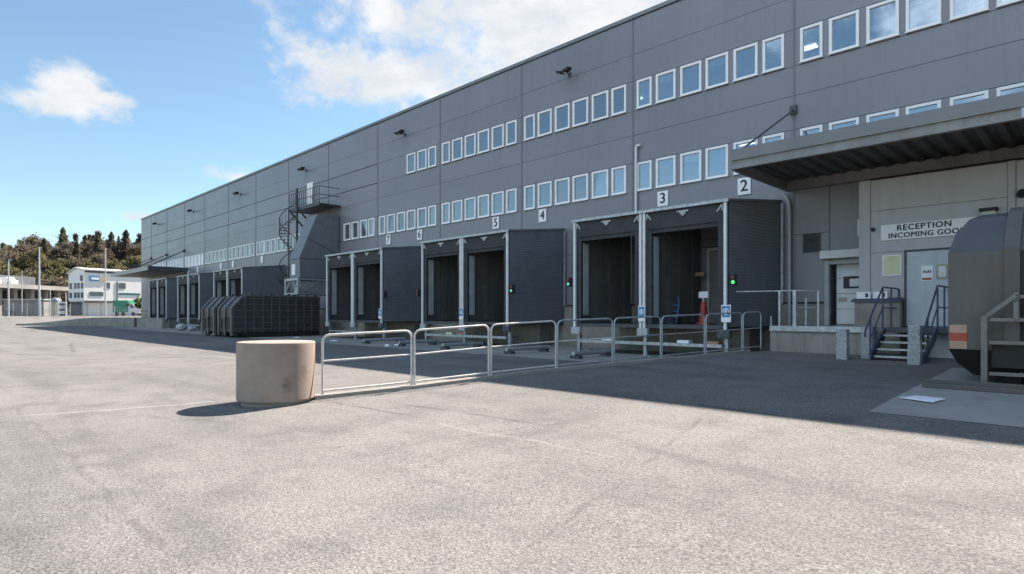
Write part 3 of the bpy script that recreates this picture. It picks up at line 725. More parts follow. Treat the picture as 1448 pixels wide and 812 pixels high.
# notices on the door
for (x0, x1, z0, z1, m, l, q) in ((-3.62, -3.36, 2.50, 2.92, M['sign_white'], 'white and red notice on the pale reception door', M['red']),
                              (-3.28, -3.02, 2.54, 2.94, M['far_beige'], 'beige framed notice on the pale reception door', M['paper'])):
    t = thing('door_notice', ((x0+x1)/2, YR, z0), l, 'notice', 'notices on the reception door')
    MB().box(x0, x1, YR+.008, YR+.019, z0, z1).build('sheet', m, t)
    b = MB()
    if q is M['red']: b.box(x0+.02, x1-.02, YR+.004, YR+.007, z0+.03, z0+.09)
    else: b.box(x0+.05, x1-.05, YR+.004, YR+.007, z0+.06, z1-.05)
    b.build('print', q, t)
    b = MB()
    if q is M['red']:
        for i in range(4): b.bar((x0+.05+i*.05, YR+.006, z1-.2), (x0+.07+i*.05, YR+.006, z1-.12-.02*(i % 2)), .03, .006, (0, 1, 0))
    else: b.box(x0+.09, x1-.09, YR+.001, YR+.003, z0+.12, z0+.2)
    b.build('picture', M['ink'] if q is M['red'] else M['yellow_paper'], t)
t = thing('reception_sign', (-3.7, YR, 3.6), 'long white sign reading RECEPTION INCOMING GOODS above the reception door', 'sign')
b = MB(); b.box(-4.58, -2.40, YR-.05, YR-.02, 3.69, 4.13); b.build('board', M['sign_white'], t, bev=.004)
text('RECEPTION', .22, M['ink'], t, (-3.56, YR-.054, 4.01), sx=1.0, bold=0.007, sp=1.12)
w1 = text('INCOMING', .20, M['ink'], t, (-3.45, YR-.054, 3.80), sx=.98, bold=.006, sp=1.10); w2 = text('GOODS', .20, M['ink'], t, (-3.45, YR-.054, 3.80), sx=.98, bold=.006, sp=1.10)
bpy.context.view_layer.update(); wt = w1.dimensions.x+w2.dimensions.x+.085
w1.location.x = -wt/2+w1.dimensions.x/2; w2.location.x = wt/2-w2.dimensions.x/2
b = MB(); b.box(-4.55, -4.08, YR-.03, YR-.002, 2.68, 3.27)
t = tag(b.build('notice_board', M['sign_white'], loc=(-4.3, YR, 2.7)), 'pale yellow notice board on the wall left of the reception door', 'notice board')
b = MB(); b.box(-4.52, -4.11, YR-.034, YR-.031, 2.71, 3.24); b.build('poster', M['yellow_paper'], t)
for x0, x1, l in ((-5.14, -4.78, 'small white box sign with a dark mark standing on the ledge at the reception corner'), (-4.72, -4.36, 'small white box sign standing on the ledge nearer the reception door')):
    b = MB(); b.box(x0, x1, YR-.30, YR-.24, 2.035, 2.23); o = tag(b.build('ledge_sign', M['sign_white'], loc=((x0+x1)/2, YR-.27, 2.035), bev=.004), l, 'sign')
    b = MB(); b.box(x1-.13, x1-.06, YR-.304, YR-.301, 2.07, 2.19); b.build('mark', M['ink'], o)
xw = xat(1399, YR)
t = thing('wall_lamp', (xw, YR, 4.0), 'square wall lamp with a black cap above the grey compactor', 'lamp')
b = MB(); b.box(xw-.15, xw+.15, YR-.22, YR-.002, 4.03, 4.23); b.build('lens', M['lamp_glass'], t, bev=.02)
b = MB(); b.box(xw-.19, xw+.19, YR-.26, YR-.001, 4.235, 4.31); b.build('cap', M['black'], t, bev=.01)
xs_ = xat(1235, YR)
b = MB(); b.tube([(xs_, YR-.01, 4.03), (xs_, YR-.09, 4.03)], .055, 14); tag(b.build('wall_button', M['black'], loc=(xs_, YR, 4.03)), 'small round black bell on the wall left of the reception sign', 'bell')
xc = xat(1446, YR)
b = MB(); b.tube([(xc, YR-.002, 4.62), (xc, YR-.08, 4.62), (xc, YR-.15, 4.57)], .10, 14); tag(b.build('wall_camera', M['black'], loc=(xc, YR, 4.6)), 'black dome fitting on the annex wall at the right edge', 'camera')

# entrance steps
SX0, SX1, SY = -4.12, -3.02, 17.85
t = thing('entrance_steps', (-3.6, 17.5, .45), 'open steel steps with dark handrails leading up to the reception door', 'steps')
b = MB(); b.box(SX0, -2.55, SY, YR-.05, 1.12, 1.24); b.build('landing', M['darksteel'], t)
b = MB(); b.box(-3.28, -2.62, SY+.25, SY+.30, .42, 1.10); b.build('support_panel', M['strip'], t)
nst = 4
for i in range(nst):
    z = 1.24-(i+1)*.165; y = SY-.29*(i+1)
    b = MB(); b.box(SX0+.06, SX1-.02, y, y+.27, z-.035, z); b.build('tread', M['darksteel'], t)
    b = MB(); b.box(SX0+.06, SX1-.02, y-.015, y-.001, z-.045, z+.002); b.build('nosing', M['galv'], t)
for x in (SX0, SX1):
    b = MB(); b.prism([(SY, 1.24), (SY, .98), (SY-1.38, .42), (SY-1.38, .62)], lambda y, z: (x, y, z), lambda y, z: (x+.045, y, z)); b.build('stringer', M['bluesteel'], t)
def handrail(x):
    b = MB(); zt = 2.30
    b.tube([(x, YR-.04, 2.1), (x, YR-.06, zt-.03), (x, YR-.16, zt), (x, SY+.06, zt), (x, SY-.03, zt-.03), (x, SY-1.15, 1.50), (x, SY-1.55, 1.22), (x, SY-1.63, 1.12), (x, SY-1.60, 1.05)], .024, 8)
    b.tube([(x, YR-.06, 1.76), (x, SY, 1.76), (x, SY-1.18, .98)], .018, 8)
    for y, z0, z1 in ((YR-.06, 1.24, zt-.05), ((YR+SY)/2, 1.24, zt), (SY, 1.2, zt), (SY-1.15, .42, 1.50)): b.tube([(x, y, z0), (x, y, z1)], .021, 8)
    return b
for x in (SX0-.02, SX1+.06): handrail(x).build('handrail', M['bluesteel'], t)
# granite posts
for (px, y, h, l) in ((1192, 16.5, .76, 'short rough granite post standing in front of the loading platform'), (1227, 17.0, .80, 'rough granite post half hidden by the left handrail of the steps'),
                      (1294, 16.1, .90, 'rough granite post standing in front of the steps, nearest the compactor')):
    x = xat(px, y); z0 = road_h(y); b = MB(); w_ = .12
    vs = []; n = 5
    for k in range(n):
        for (i, j) in ((-1,-1), (1,-1), (1,1), (-1,1)):
            vs.append((x+i*w_+random.uniform(-.012, .012), y+j*w_+random.uniform(-.012, .012), z0+h*k/(n-1)))
    fs = [(k*4+i, k*4+(i+1) % 4, (k+1)*4+(i+1) % 4, (k+1)*4+i) for k in range(n-1) for i in range(4)]+[(3,2,1,0), tuple(range(4*n-4, 4*n))]
    b.add(vs, fs); tag(b.build('granite_post', M['granite'], loc=(x, y, z0), bev=.012), l, 'bollard', 'granite posts by the reception steps')

# ------------------------------------------------------------------ big canopy
CY0, CX0, CX1, CZ = 16.3, -7.5, 9.5, 5.66
cn = thing('canopy', (1, YF, 5.66), 'big flat steel canopy over the reception and door 1, ribbed underneath', 'canopy')
b = MB(); b.box(CX0-.02, CX1, CY0-.03, CY0+.05, CZ+.28, CZ+.56); b.box(CX0-.02, CX0+.05, CY0+.051, YF-.06, CZ+.28, CZ+.56); b.build('fascia', M['fascia'], cn)
b = MB()
b.box(CX0, CX1, CY0+.02, CY0+.10, CZ, CZ+.245); b.box(CX0, CX1, CY0-.04, CY0+.10, CZ+.247, CZ+.275); b.box(CX0, CX1, CY0-.04, CY0+.019, CZ, CZ+.025); b.build('front_beam', M['beam'], cn)
b = MB(); b.box(CX0+.002, CX0+.08, CY0+.102, YF-.06, CZ-.03, CZ+.25); b.build('end_beam', M['beam'], cn)
b = MB(); b.box(CX0+.082, CX1, YF-.28, YF-.06, CZ-.02, CZ+.30); b.build('wall_beam', M['beam'], cn)
b = MB()
for x in (-1.20, -1.02): b.box(x-.06, x+.06, CY0-.006, CY0+.018, CZ+.03, CZ+.24)
b.box(-1.135, -1.085, CY0-.03, CY0+.018, CZ+.026, CZ+.246)
for x in (-1.20, -1.02):
    for z in (.08, .13, .18): b.tube([(x, CY0-.006, CZ+z), (x, CY0-.018, CZ+z)], .012, 6)
b.build('splice_plate', M['galv'], cn)
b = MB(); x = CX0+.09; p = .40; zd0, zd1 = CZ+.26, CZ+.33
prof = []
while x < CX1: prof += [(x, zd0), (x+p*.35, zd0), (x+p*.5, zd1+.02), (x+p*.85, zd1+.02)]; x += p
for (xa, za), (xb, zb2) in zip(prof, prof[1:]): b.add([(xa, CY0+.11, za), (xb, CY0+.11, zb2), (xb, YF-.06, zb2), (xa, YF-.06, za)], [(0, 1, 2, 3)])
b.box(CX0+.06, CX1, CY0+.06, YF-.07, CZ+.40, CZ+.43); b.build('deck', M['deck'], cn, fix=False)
for x in (-1.1, 5.1):
    b = MB(); b.box(x-.07, x+.07, CY0+.105, YF-.29, CZ+.02, CZ+.245); b.build('rafter', M['beam'], cn)
for x in (B0, B0+BAY):
    b = MB(); b.tube([(x+.02, YF-.04, 8.32), (x-.03, CY0+.25, CZ+.58)], .03, 8); b.box(x-.10, x+.10, YF-.12, YF-.02, 8.16, 8.44); b.build('stay_rod', M['darksteel'], cn)

# far canopy at the other end
FX0, FX1, FY, FZ = -84, -68.2, 16.7, 6.0
fc = thing('far_canopy', (-76, YF, FZ), 'flat steel canopy hung on rods at the far end of the warehouse', 'canopy')
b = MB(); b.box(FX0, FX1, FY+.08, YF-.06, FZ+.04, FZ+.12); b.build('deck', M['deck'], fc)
b = MB(); b.box(FX0, FX1, FY, FY+.075, FZ, FZ+.42); b.build('fascia', M['fascia_light'], fc)
b = MB(); b.box(FX1, FX1+.08, FY, YF-.06, FZ, FZ+.42); b.build('end_beam', M['darksteel'], fc)
for k in range(10, 13):
    x = B0-BAY*k
    b = MB(); b.tube([(x, YF-.04, 8.32), (x-.02, FY+.3, FZ+.40)], .04, 6); b.tube([(x, YF-.04, 8.32), (x-3.0, FY+.3, FZ+.40)], .03, 6); b.box(x-.14, x+.14, YF-.14, YF-.02, 8.16, 8.46); b.build('stay_rod', M['darksteel'], fc)

# ------------------------------------------------------------------ railing along the kerb
rl = ['white tubular railing panel nearest the concrete drum, on sunlit kerb', 'second railing panel from the concrete drum, its foot where sun meets shadow', 'third railing panel from the concrete drum on the shaded kerb',
      'fourth railing panel from the concrete drum, before the guide tubes', 'railing panel in front of docks 3, fifth from the drum', 'railing panel in front of the blue hand truck, sixth from the drum',
      'railing panel in front of the red cone, seventh from the drum', 'narrow last railing panel beside the loading platform']
edges = [(456, 582), (586, 691), (694.5, 786), (788.5, 866), (868.5, 934), (936, 996), (998.5, 1049), (1051, 1076)]
for i, (p0, p1) in enumerate(edges):
    A, C = fence_at(p0), fence_at(p1)
    za, zc = road_h(A.y)+.065, road_h(C.y)+.065
    u = Vector((C.x-A.x, C.y-A.y, zc-za)); L = u.length; u /= L
    base = Vector((A.x, A.y, za)); H = 1.10; r = .022; cr = .13
    t = thing('railing_panel', base, rl[i], 'railing', 'white tubular railing panels along the kerb')
    up = Vector((0, 0, 1))
    pts = [base, base+up*(H-cr)]+[base+up*(H-cr)+u*(cr*(1-math.cos(a)))+up*(cr*math.sin(a)) for a in (R(30), R(60), R(90))]
    e = base+u*L
    pts += [e+up*(H-cr)-u*(cr*(1-math.cos(a)))+up*(cr*math.sin(a)) for a in (R(90), R(60), R(30))]+[e+up*(H-cr), e]
    MB().tube(pts, r, 10).build('hoop', M['rail'] if i < 3 else M['galv'], t)
    MB().tube([base+up*.62, e+up*.62], .017, 8).build('middle_rail', M['rail'] if i < 4 else M['galv'], t)
    MB().tube([base+up*.07, e+up*.07], .020, 8).build('bottom_rail', M['rail'] if i < 3 else M['galv'], t)
A = fence_at(1090.5); z0 = road_h(A.y)
b = MB(); b.tube([(A.x, A.y, z0), (A.x, A.y, z0+1.0)], .028, 8); b.lathe((A.x, A.y, z0+1.0), [(.028, 0), (.034, .01), (.02, .04)], 8); tag(b.build('end_post', M['galv'], loc=(A.x, A.y, z0)), 'single thin steel post at the corner of the loading platform', 'post')

# ------------------------------------------------------------------ concrete drum
def drum_mat():
    m, nt, b = newmat('drum_concrete')
    tc = nt.nodes.new('ShaderNodeTexCoord').outputs['Object']
    c = mixc(nt, ramp(nt, noise(nt, tc, 1.6, 6, .6), .3, .7), (.265, .207, .170), (.33, .262, .218))
    c = mixc(nt, ramp(nt, noise(nt, tc, 8, 4, .6, (1, 1, .07)), .5, .75, 0, .3), c, (.23, .19, .155))
    for (p, s_, k) in (((.66, -.11, .36), (.2, .11, .13), .9), ((.634, .22, .60), (.2, .10, .16), .65), ((-.35, -.55, .25), (.2, .2, .1), .35)):
        mp = nt.nodes.new('ShaderNodeVectorMath'); mp.operation = 'SUBTRACT'; nt.links.new(tc, mp.inputs[0]); mp.inputs[1].default_value = p
        dv = nt.nodes.new('ShaderNodeVectorMath'); dv.operation = 'DIVIDE'; nt.links.new(mp.outputs[0], dv.inputs[0]); dv.inputs[1].default_value = s_
        ln = nt.nodes.new('ShaderNodeVectorMath'); ln.operation = 'LENGTH'; nt.links.new(dv.outputs[0], ln.inputs[0])
        d = mth(nt, 'ADD', ln.outputs['Value'], mth(nt, 'MULTIPLY', noise(nt, tc, 11, 7, .75), 3.2))
        c = mixc(nt, ramp(nt, d, 2.75, 1.7, 0, k*.8), c, (.13, .105, .09))
    pits = noise(nt, tc, 30, 3, .6)
    c = mixc(nt, ramp(nt, pits, .68, .76, 0, .5), c, (.17, .14, .12))
    nt.links.new(c, b.inputs['Base Color']); b.inputs['Roughness'].default_value = .85
    bn = nt.nodes.new('ShaderNodeBump'); bn.inputs['Strength'].default_value = .3; bn.inputs['Distance'].default_value = .01
    nt.links.new(noise(nt, tc, 35, 6, .65), bn.inputs['Height']); nt.links.new(bn.outputs[0], b.inputs['Normal'])
    return m
dcx, dcy = at(391, 10.73)
t = thing('concrete_drum', (dcx, dcy, .01), 'big beige concrete drum standing on the sunlit yard', 'concrete drum')
MB().lathe((dcx, dcy, .01), [(.59, 0), (.59, .075)], 64).build('base', M['concrete'], t)
MB().lathe((dcx, dcy, .01), [(.645, .076), (.658, .083), (.660, .10), (.660, .13), (.660, 1.06), (.660, 1.078), (.654, 1.090), (.643, 1.095), (.63, 1.0955), (.05, 1.0955)], 96).build('body', drum_mat(), t)

# ------------------------------------------------------------------ compactor container at the right
kx, ky = -2.0, 13.0
cz = road_h(13)
t = thing('waste_compactor', (1, 14.2, cz), 'big brown grey waste compactor with sloping shoulders and steel frame at the right edge', 'waste compactor')
pts = []
for x in (kx, 5.2):
    s_ = 1 if x < 0 else -1
    pts += [(x, ky, .98), (x, ky, 2.68), (x, 15.5, 2.68), (x, 15.5, .98)]
MB().hull(pts).build('body', M['container'], t)
pts = []
for x in (kx, 5.2):
    s_ = 1 if x < 0 else -1
    pts += [(x+.003*s_, ky+.003, 2.682), (x+.003*s_, 15.497, 2.682),
            (x+.06*s_, ky+.28, 3.02), (x+.06*s_, 15.22, 3.02), (x+.22*s_, ky+.62, 3.32), (x+.22*s_, 14.88, 3.32), (x+.38*s_, ky+.9, 3.42), (x+.38*s_, 14.6, 3.42)]
MB().hull(pts).build('roof', M['slate'], t)
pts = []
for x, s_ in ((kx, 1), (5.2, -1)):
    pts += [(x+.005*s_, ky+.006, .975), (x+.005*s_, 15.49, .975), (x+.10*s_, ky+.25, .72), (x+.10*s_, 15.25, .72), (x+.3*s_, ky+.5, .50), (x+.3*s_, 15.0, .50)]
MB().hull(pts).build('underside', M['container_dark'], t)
for x in (-1.22, .9, 3.0):
    b = MB()
    pr = [(ky, .99), (ky, 2.69), (ky+.28, 3.03), (ky+.62, 3.33), (ky+.9, 3.43), (ky+1.3, 3.43)]
    po = [(ky-.07, .99), (ky-.07, 2.71), (ky+.24, 3.10), (ky+.59, 3.40), (ky+.89, 3.50), (ky+1.3, 3.50)]
    for (a, c_, d_, e_) in zip(pr, pr[1:], po, po[1:]):
        b.prism([a, c_, e_, d_], lambda y, z: (x, y, z), lambda y, z: (x+.20, y, z))
    b.build('rib', M['container'], t)
b = MB(); b.box(-1.01, -.96, ky-.02, ky-.001, 1.0, 2.66); b.build('seam', M['container_dark'], t)
b = MB()
fy = 12.72; fz = road_h(fy)
b.bar((-1.46, fy, fz), (-1.46, fy, 1.56), .09, .09, (0, 1, 0)); b.bar((-1.46, fy+.001, 1.53), (-1.05, fy+.001, 1.90), .075, .085, (0, 1, 0)); b.bar((-1.05, fy, 1.50), (-1.05, fy, 1.95), .07, .06, (0, 1, 0))
b.bar((-1.05, fy+.002, 1.88), (3.5, fy+.002, 1.88), .06, .06)
for z in (1.50, 1.12, .60): b.bar((-1.40, fy+.012, z), (3.5, fy+.012, z), .055, .06)
b.bar((3.5, fy, fz), (3.5, fy, 1.95), .11, .10, (0, 1, 0))
for z in (1.50, .60): b.bar((-1.0, fy+.04, z), (-1.0, ky-.01, z), .06)
b.build('guard_frame', M['frame_grey'], t, bev=.008)
b = MB(); b.tube([(-1.05, fy-.04, 1.86), (-1.05, fy+.06, 1.86)], .06, 10); b.build('pivot', M['darksteel'], t)
b = MB(); b.box(-1.38, 3.4, fy+.13, fy+.15, .70, 1.08); b.build('guard_panel', M['container_dark'], t)
for z0, z1, m, l in ((.985, 1.125, 'orange_pale', None), (1.127, 1.265, 'red', 'red reflective marker plate'), (1.267, 1.41, 'orange_pale', None)):
    b = MB(); b.box(kx+.02, kx+.27, ky-.012, ky-.002, z0, z1); o = b.build('marker_plate', M[m], t)
    if l: o['label'] = l
b = MB()
for x in (-1.3, 1.5, 4.0): b.box(x, x+.25, 13.6, 13.75, cz, .7); b.box(x, x+.25, 14.8, 14.95, cz, .7)
b.build('skids', M['container_dark'], t)
z0 = road_h(12.3)
b = MB(); b.box(-2.25, 3.2, 12.25, 12.40, z0+.01, z0+.09); b.box(-2.25, 3.2, 12.405, 12.42, z0+.01, z0+.15); tag(b.build('guide_rail', M['container'], loc=(-1.8, 12.3, z0), bev=.008), 'low rusty steel rail on the pavement at the foot of the compactor', 'rail')
z0 = road_h(10.8)
b = MB(); b.add([(-2.26, 10.72, z0+.022), (-1.80, 10.52, z0+.02), (-1.72, 10.98, z0+.03), (-2.12, 11.12, z0+.024), (-2.26, 10.72, z0+.034), (-1.80, 10.52, z0+.032), (-1.72, 10.98, z0+.042), (-2.12, 11.12, z0+.036)],
    [(3,2,1,0), (4,5,6,7), (0,1,5,4), (1,2,6,5), (2,3,7,6), (3,0,4,7)])
tag(b.build('white_sheet', M['paper'], loc=(-2, 10.8, z0)), 'white board sheet lying on the concrete in front of the compactor', 'sheet')

# ------------------------------------------------------------------ chute with its steel frame
CXa, CXb = -38.35, -36.9
t = thing('waste_chute', (-37.6, 19, .2), 'tall dark sheet metal waste chute sloping out of the facade beside the spiral stair', 'waste chute')
poly = [(YF-.06, 8.3), (18.9, 8.2), (17.66, 5.2), (17.66, 3.95), (YF-.06, 3.95)]
b = MB(); b.prism(poly, lambda y, z: (CXa, y, z), lambda y, z: (CXb, y, z)); b.build('casing', M['clad_strip'], t, bev=.01)
b = MB(); b.prism([(18.86, 8.12), (17.64, 5.17), (17.62, 5.19), (18.84, 8.14)], lambda y, z: (CXa+.03, y, z), lambda y, z: (CXb-.03, y, z)); b.build('front_sheet', M['coping'], t)
b = MB(); b.bar((CXb+.01, 17.66, 5.2), (CXb+.01, YF-.1, 5.2), .02, .04); b.bar((CXb+.012, 18.2, 6.55), (CXb+.012, YF-.1, 5.6), .02, .04); b.build('seam', M['clad_joint'], t)
b = MB(); b.box(CXa+.35, CXa+.85, 17.63, 17.655, 4.15, 4.85); b.build('label_plate', M['sign_white'], t)
b = MB()
for x in (CXa-.25, CXb+.1): b.box(x-.07, x+.07, 17.45, 17.59, 2.85, 3.92)
b.box(CXa-.18, CXb+.03, 17.46, 17.58, 3.76, 3.92); b.box(CXa-.18, CXb+.03, 17.46, 17.58, 2.855, 2.97); b.bar((CXa-.2, 17.52, 3.0), (CXa+.4, 17.52, 3.7), .08); b.bar((CXb+.05, 17.52, 3.0), (CXb-.5, 17.52, 3.7), .08)
for x in (CXa-.25, CXb+.1): b.bar((x, 17.6, 2.91), (x, YF-.1, 2.91), .10)
for x in (CXa-.25, CXb+.1): b.bar((x, 17.6, 3.85), (x, YF-.1, 3.85), .12); b.bar((x, 17.7, 2.96), (x, 19.0, 3.78), .08); b.bar((x, 20.2, 2.96), (x, 19.2, 3.78), .08)
b.build('frame', M['galv'], t)
b = MB(); b.prism([(CXa+.15, 3.74), (CXb-.15, 3.74), (CXb-.35, 3.0), (CXa+.35, 3.0)], lambda x, z: (x, 17.8, z), lambda x, z: (x, 19.6, z)); b.build('hopper', M['strip'], t)

# spiral escape stair, landing and upper door
scx, scy, LZ = -41.4, 19.0, 8.85
t = thing('spiral_stair', (scx, scy, .2), 'dark steel spiral escape stair with a long railed landing on the facade', 'spiral stair')
MB().tube([(scx, scy, .2), (scx, scy, LZ+.3)], .05, 10).build('column', M['darksteel'], t)
n = 44; ro = .64; tr = MB(); bal = MB(); hr = []; lr = []
for i in range(n):
    a0 = R(200)+i*R(22); a1 = a0+R(24); z = .4+(LZ-.4)*i/(n-1)
    P_ = lambda r, a, zz_: (scx+r*math.cos(a), scy+r*math.sin(a), zz_)
    tr.add([P_(.07, a0, z), P_(ro, a0, z), P_(ro, a1, z), P_(.07, a1, z), P_(.07, a0, z+.03), P_(ro, a0, z+.03), P_(ro, a1, z+.03), P_(.07, a1, z+.03)],
           [(3,2,1,0), (4,5,6,7), (0,1,5,4), (1,2,6,5), (2,3,7,6), (3,0,4,7)])
    bal.tube([P_(ro, a0, z), P_(ro, a0, z+1.05)], .014, 5)
    hr.append(P_(ro, a0, z+1.05)); lr.append(P_(ro, a0, z+.1))
tr.build('treads', M['darksteel'], t); bal.build('balusters', M['darksteel'], t)
MB().tube(hr, .03, 6).build('handrail', M['darksteel'], t); MB().tube(lr, .035, 6).build('stringer', M['darksteel'], t)
LX1 = -36.7
b = MB(); b.box(scx+.2, LX1, 18.95, YF-.05, LZ, LZ+.08); b.box(scx+.2, LX1, 18.90, 18.945, LZ-.08, LZ+.16); b.build('landing', M['darksteel'], t)
b = MB(); b.box(-39.85, -39.73, 18.78, 18.895, 5.9, LZ+1.45); b.build('post', M['darksteel'], t)
b = MB()
for i in range(15):
    x = scx+.25+(LX1-scx-.3)*i/14; b.tube([(x, 18.92, LZ+.1), (x, 18.92, LZ+1.2)], .022, 5)
for z in (LZ+1.2, LZ+.65): b.tube([(scx+.25, 18.92, z), (LX1-.05, 18.92, z), (LX1-.05, YF-.1, z)], .024, 6)
b.build('landing_rail', M['darksteel'], t)
for x in (-40.5, -39.2): b = MB(); b.bar((x, 18.6, LZ-.02), (x, YF-.05, LZ-1.9), .09); b.build('brace', M['darksteel'], t)
xd = xat(439, YF)
b = MB(); b.box(xd-.45, xd+.45, YF-.05, YF-.02, LZ+.15, LZ+2.3); o = tag(b.build('exit_door', M['pvc'], loc=(xd, YF, LZ+.15), bev=.006), 'white exit door high on the facade at the stair landing', 'door')
b = MB(); b.box(xd+.28, xd+.36, YF-.09, YF-.051, LZ+1.1, LZ+1.25); b.build('handle', M['galv'], o)

# ------------------------------------------------------------------ skips (roll-off containers)
def make_skip(x1, y0):
    W, L, z0 = 2.5, 5.4, .22
    t = thing('skip_container', (x1-W/2, y0, .2), '', 'skip', 'dark ribbed roll-off skips')
    x0 = x1-W
    poly = [(y0, z0+.30), (y0, z0+1.72), (y0+.62, z0+2.42), (y0+L, z0+2.42), (y0+L, z0+.30)]
    b = MB()
    # shell: two sides, floor and slanted end, open on top
    b.prism(poly, lambda y, z: (x1, y, z), lambda y, z: (x1-.05, y, z)); b.prism(poly, lambda y, z: (x0+.05, y, z), lambda y, z: (x0, y, z))
    b.prism([(y0+.001, z0+.31), (y0+.001, z0+1.72), (y0+.60, z0+2.40), (y0+.65, z0+2.36), (y0+.05, z0+1.7), (y0+.05, z0+.31)], lambda y, z: (x0+.051, y, z), lambda y, z: (x1-.051, y, z))
    b.box(x0+.051, x1-.051, y0+.06, y0+L-.06, z0+.30, z0+.36); b.box(x0+.051, x1-.051, y0+L-.055, y0+L-.002, z0+.36, z0+2.40)
    b.build('body', M['skip'], t)
    b = MB()
    for k in range(10):
        y = y0+.66+k*(L-.72)/9; b.box(x1+.001, x1+.06, y-.025, y+.025, z0+.28, z0+2.44)
    for k in range(6):
        z = z0+.50+k*.36; b.box(x1+.002, x1+.045, y0+(.05 if z < z0+1.72 else .3), y0+L, z-.02, z+.02)
    b.box(x1-.06, x1+.07, y0+.62, y0+L, z0+2.425, z0+2.50)
    b.build('side_ribs', M['skip_rib'], t)
    for k in range(3):
        xa = x0+.12+k*(W-.46)/2; xb = xa+.22
        b = MB(); b.prism([(y0-.07, z0+.1), (y0-.07, z0+1.74), (y0+.58, z0+2.46), (y0+.62, z0+2.43), (y0-.001, z0+1.72), (y0-.001, z0+.1)], lambda y, z: (xa, y, z), lambda y, z: (xb, y, z)); b.build('end_rib', M['skip_rib'], t)
    b = MB()
    for k in range(8):
        y = y0+1.0+k*.58; b.box(x1-.05, x1+.05, y-.06, y+.06, z0+2.502, z0+2.62)
    b.build('top_lugs', M['skip'], t)
    b = MB(); b.box(x0+.5, x0+.65, y0+.1, y0+L, z0+.12, z0+.30); b.box(x1-.65, x1-.5, y0+.1, y0+L, z0+.12, z0+.30)
    b.prism([(y0+.2, z0+.30), (y0+.75, z0+.02), (y0+L, z0+.02), (y0+L, z0+.30)], lambda y, z: (x1-.45, y, z), lambda y, z: (x1-.06, y, z))
    b.build('runners', M['container_dark'], t)
    for xx in (x0+.35, x1-.35):
        b = MB(); b.tube([(xx-.12, y0+.25, z0+.16), (xx+.12, y0+.25, z0+.16)], .16, 14); b.build('roller', M['darksteel'], t)
    b = MB(); b.bar((x0+W/2-.3, y0-.12, z0+.5), (x0+W/2-.3, y0-.12, z0+1.2), .09); b.bar((x0+W/2+.3, y0-.12, z0+.5), (x0+W/2+.3, y0-.12, z0+1.2), .09); b.bar((x0+W/2-.3, y0-.12, z0+1.15), (x0+W/2+.3, y0-.12, z0+1.15), .08); b.build('hook_frame', M['darksteel'], t)
    return t
sk = make_skip(-36.0, 13.2); sk['label'] = 'nearer dark ribbed skip showing its whole long side'
dup(sk, (-36.0-2.5/2-2.85, 13.2, .2), 'second dark ribbed skip, hidden behind the nearer one except its end')

# ------------------------------------------------------------------ ramp and bits at the far end
wa, wb = Vector((-95.5, 9.3)), Vector((-73.8, 17.0))
b = MB()
def rz(x): return .38+.82*S((x+95.5)/17)
npt = 12; top0 = []; 
for i in range(npt+1):
    f = i/npt; p = wa.lerp(wb, f); top0.append((p.x, p.y, rz(p.x)))
d = Vector((wb.y-wa.y, -(wb.x-wa.x))).normalized()*.25
for a, c_ in zip(top0, top0[1:]):
    vs = [(a[0]+d.x, a[1]+d.y, -.05), (a[0], a[1], -.05), (c_[0], c_[1], -.05), (c_[0]+d.x, c_[1]+d.y, -.05), (a[0]+d.x, a[1]+d.y, a[2]), (a[0], a[1], a[2]), (c_[0], c_[1], c_[2]), (c_[0]+d.x, c_[1]+d.y, c_[2])]
    b.add(vs, [(3,2,1,0), (4,5,6,7), (0,1,5,4), (2,3,7,6), (3,0,4,7)])
tag(b.build('ramp_wall', M['plinth'], loc=(-84, 13, 0), fix=True), 'low concrete retaining wall rising towards the far end of the warehouse', 'wall')
b = MB()
for a, c_ in zip(top0, top0[1:]):
    b.add([(a[0], a[1], a[2]-.03), (c_[0], c_[1], c_[2]-.03), (c_[0], 40, c_[2]-.03), (a[0], 40, a[2]-.03)], [(0, 1, 2, 3)])
struct(b.build('ramp', M['slab'], fix=False))
b = MB(); b.box(-76.5, -64.5, 17.02, YF-.06, .1, 1.15); tag(b.build('far_platform', M['plinth'], loc=(-70, 19, .1)), 'low concrete platform under the far canopy', 'platform')
x, y = at(267, 49); b = MB(); b.tube([(x, y, .2), (x, y, 5.1)], .09, 8); tag(b.build('support_post', M['strip'], loc=(x, y, .2)), 'tall pale post standing in front of the far dock houses', 'post')
def blob(name, m, c, r, label, cat, group=None, seed=0):
    rd = random.Random(seed); b = MB(); n, k = 12, 7; vs = []
    for j in range(k):
        ph = math.pi*j/(k-1)
        for i in range(n):
            a = 2*math.pi*i/n; q = 1+rd.uniform(-.16, .16)
            vs.append((c[0]+r[0]*q*math.sin(ph)*math.cos(a), c[1]+r[1]*q*math.sin(ph)*math.sin(a), c[2]+r[2]*(1-math.cos(ph))*.5*(1+rd.uniform(-.05, .05))))
    b.add(vs, [(j*n+i, j*n+(i+1) % n, (j+1)*n+(i+1) % n, (j+1)*n+i) for j in range(k-1) for i in range(n)])
    return tag(b.build(name, m, loc=c), label, cat, group)
x, y = at(256, 50); blob('sack', M['strip'], (x, y, .2), (.5, .4, .6), 'bulging pale sack on the ground before the far dock houses', 'sack', seed=3)
x, y = at(272, 49); blob('sack', M['strip'], (x, y, .2), (.4, .35, .4), 'smaller pale sack on the ground left of the skips', 'sack', seed=4)
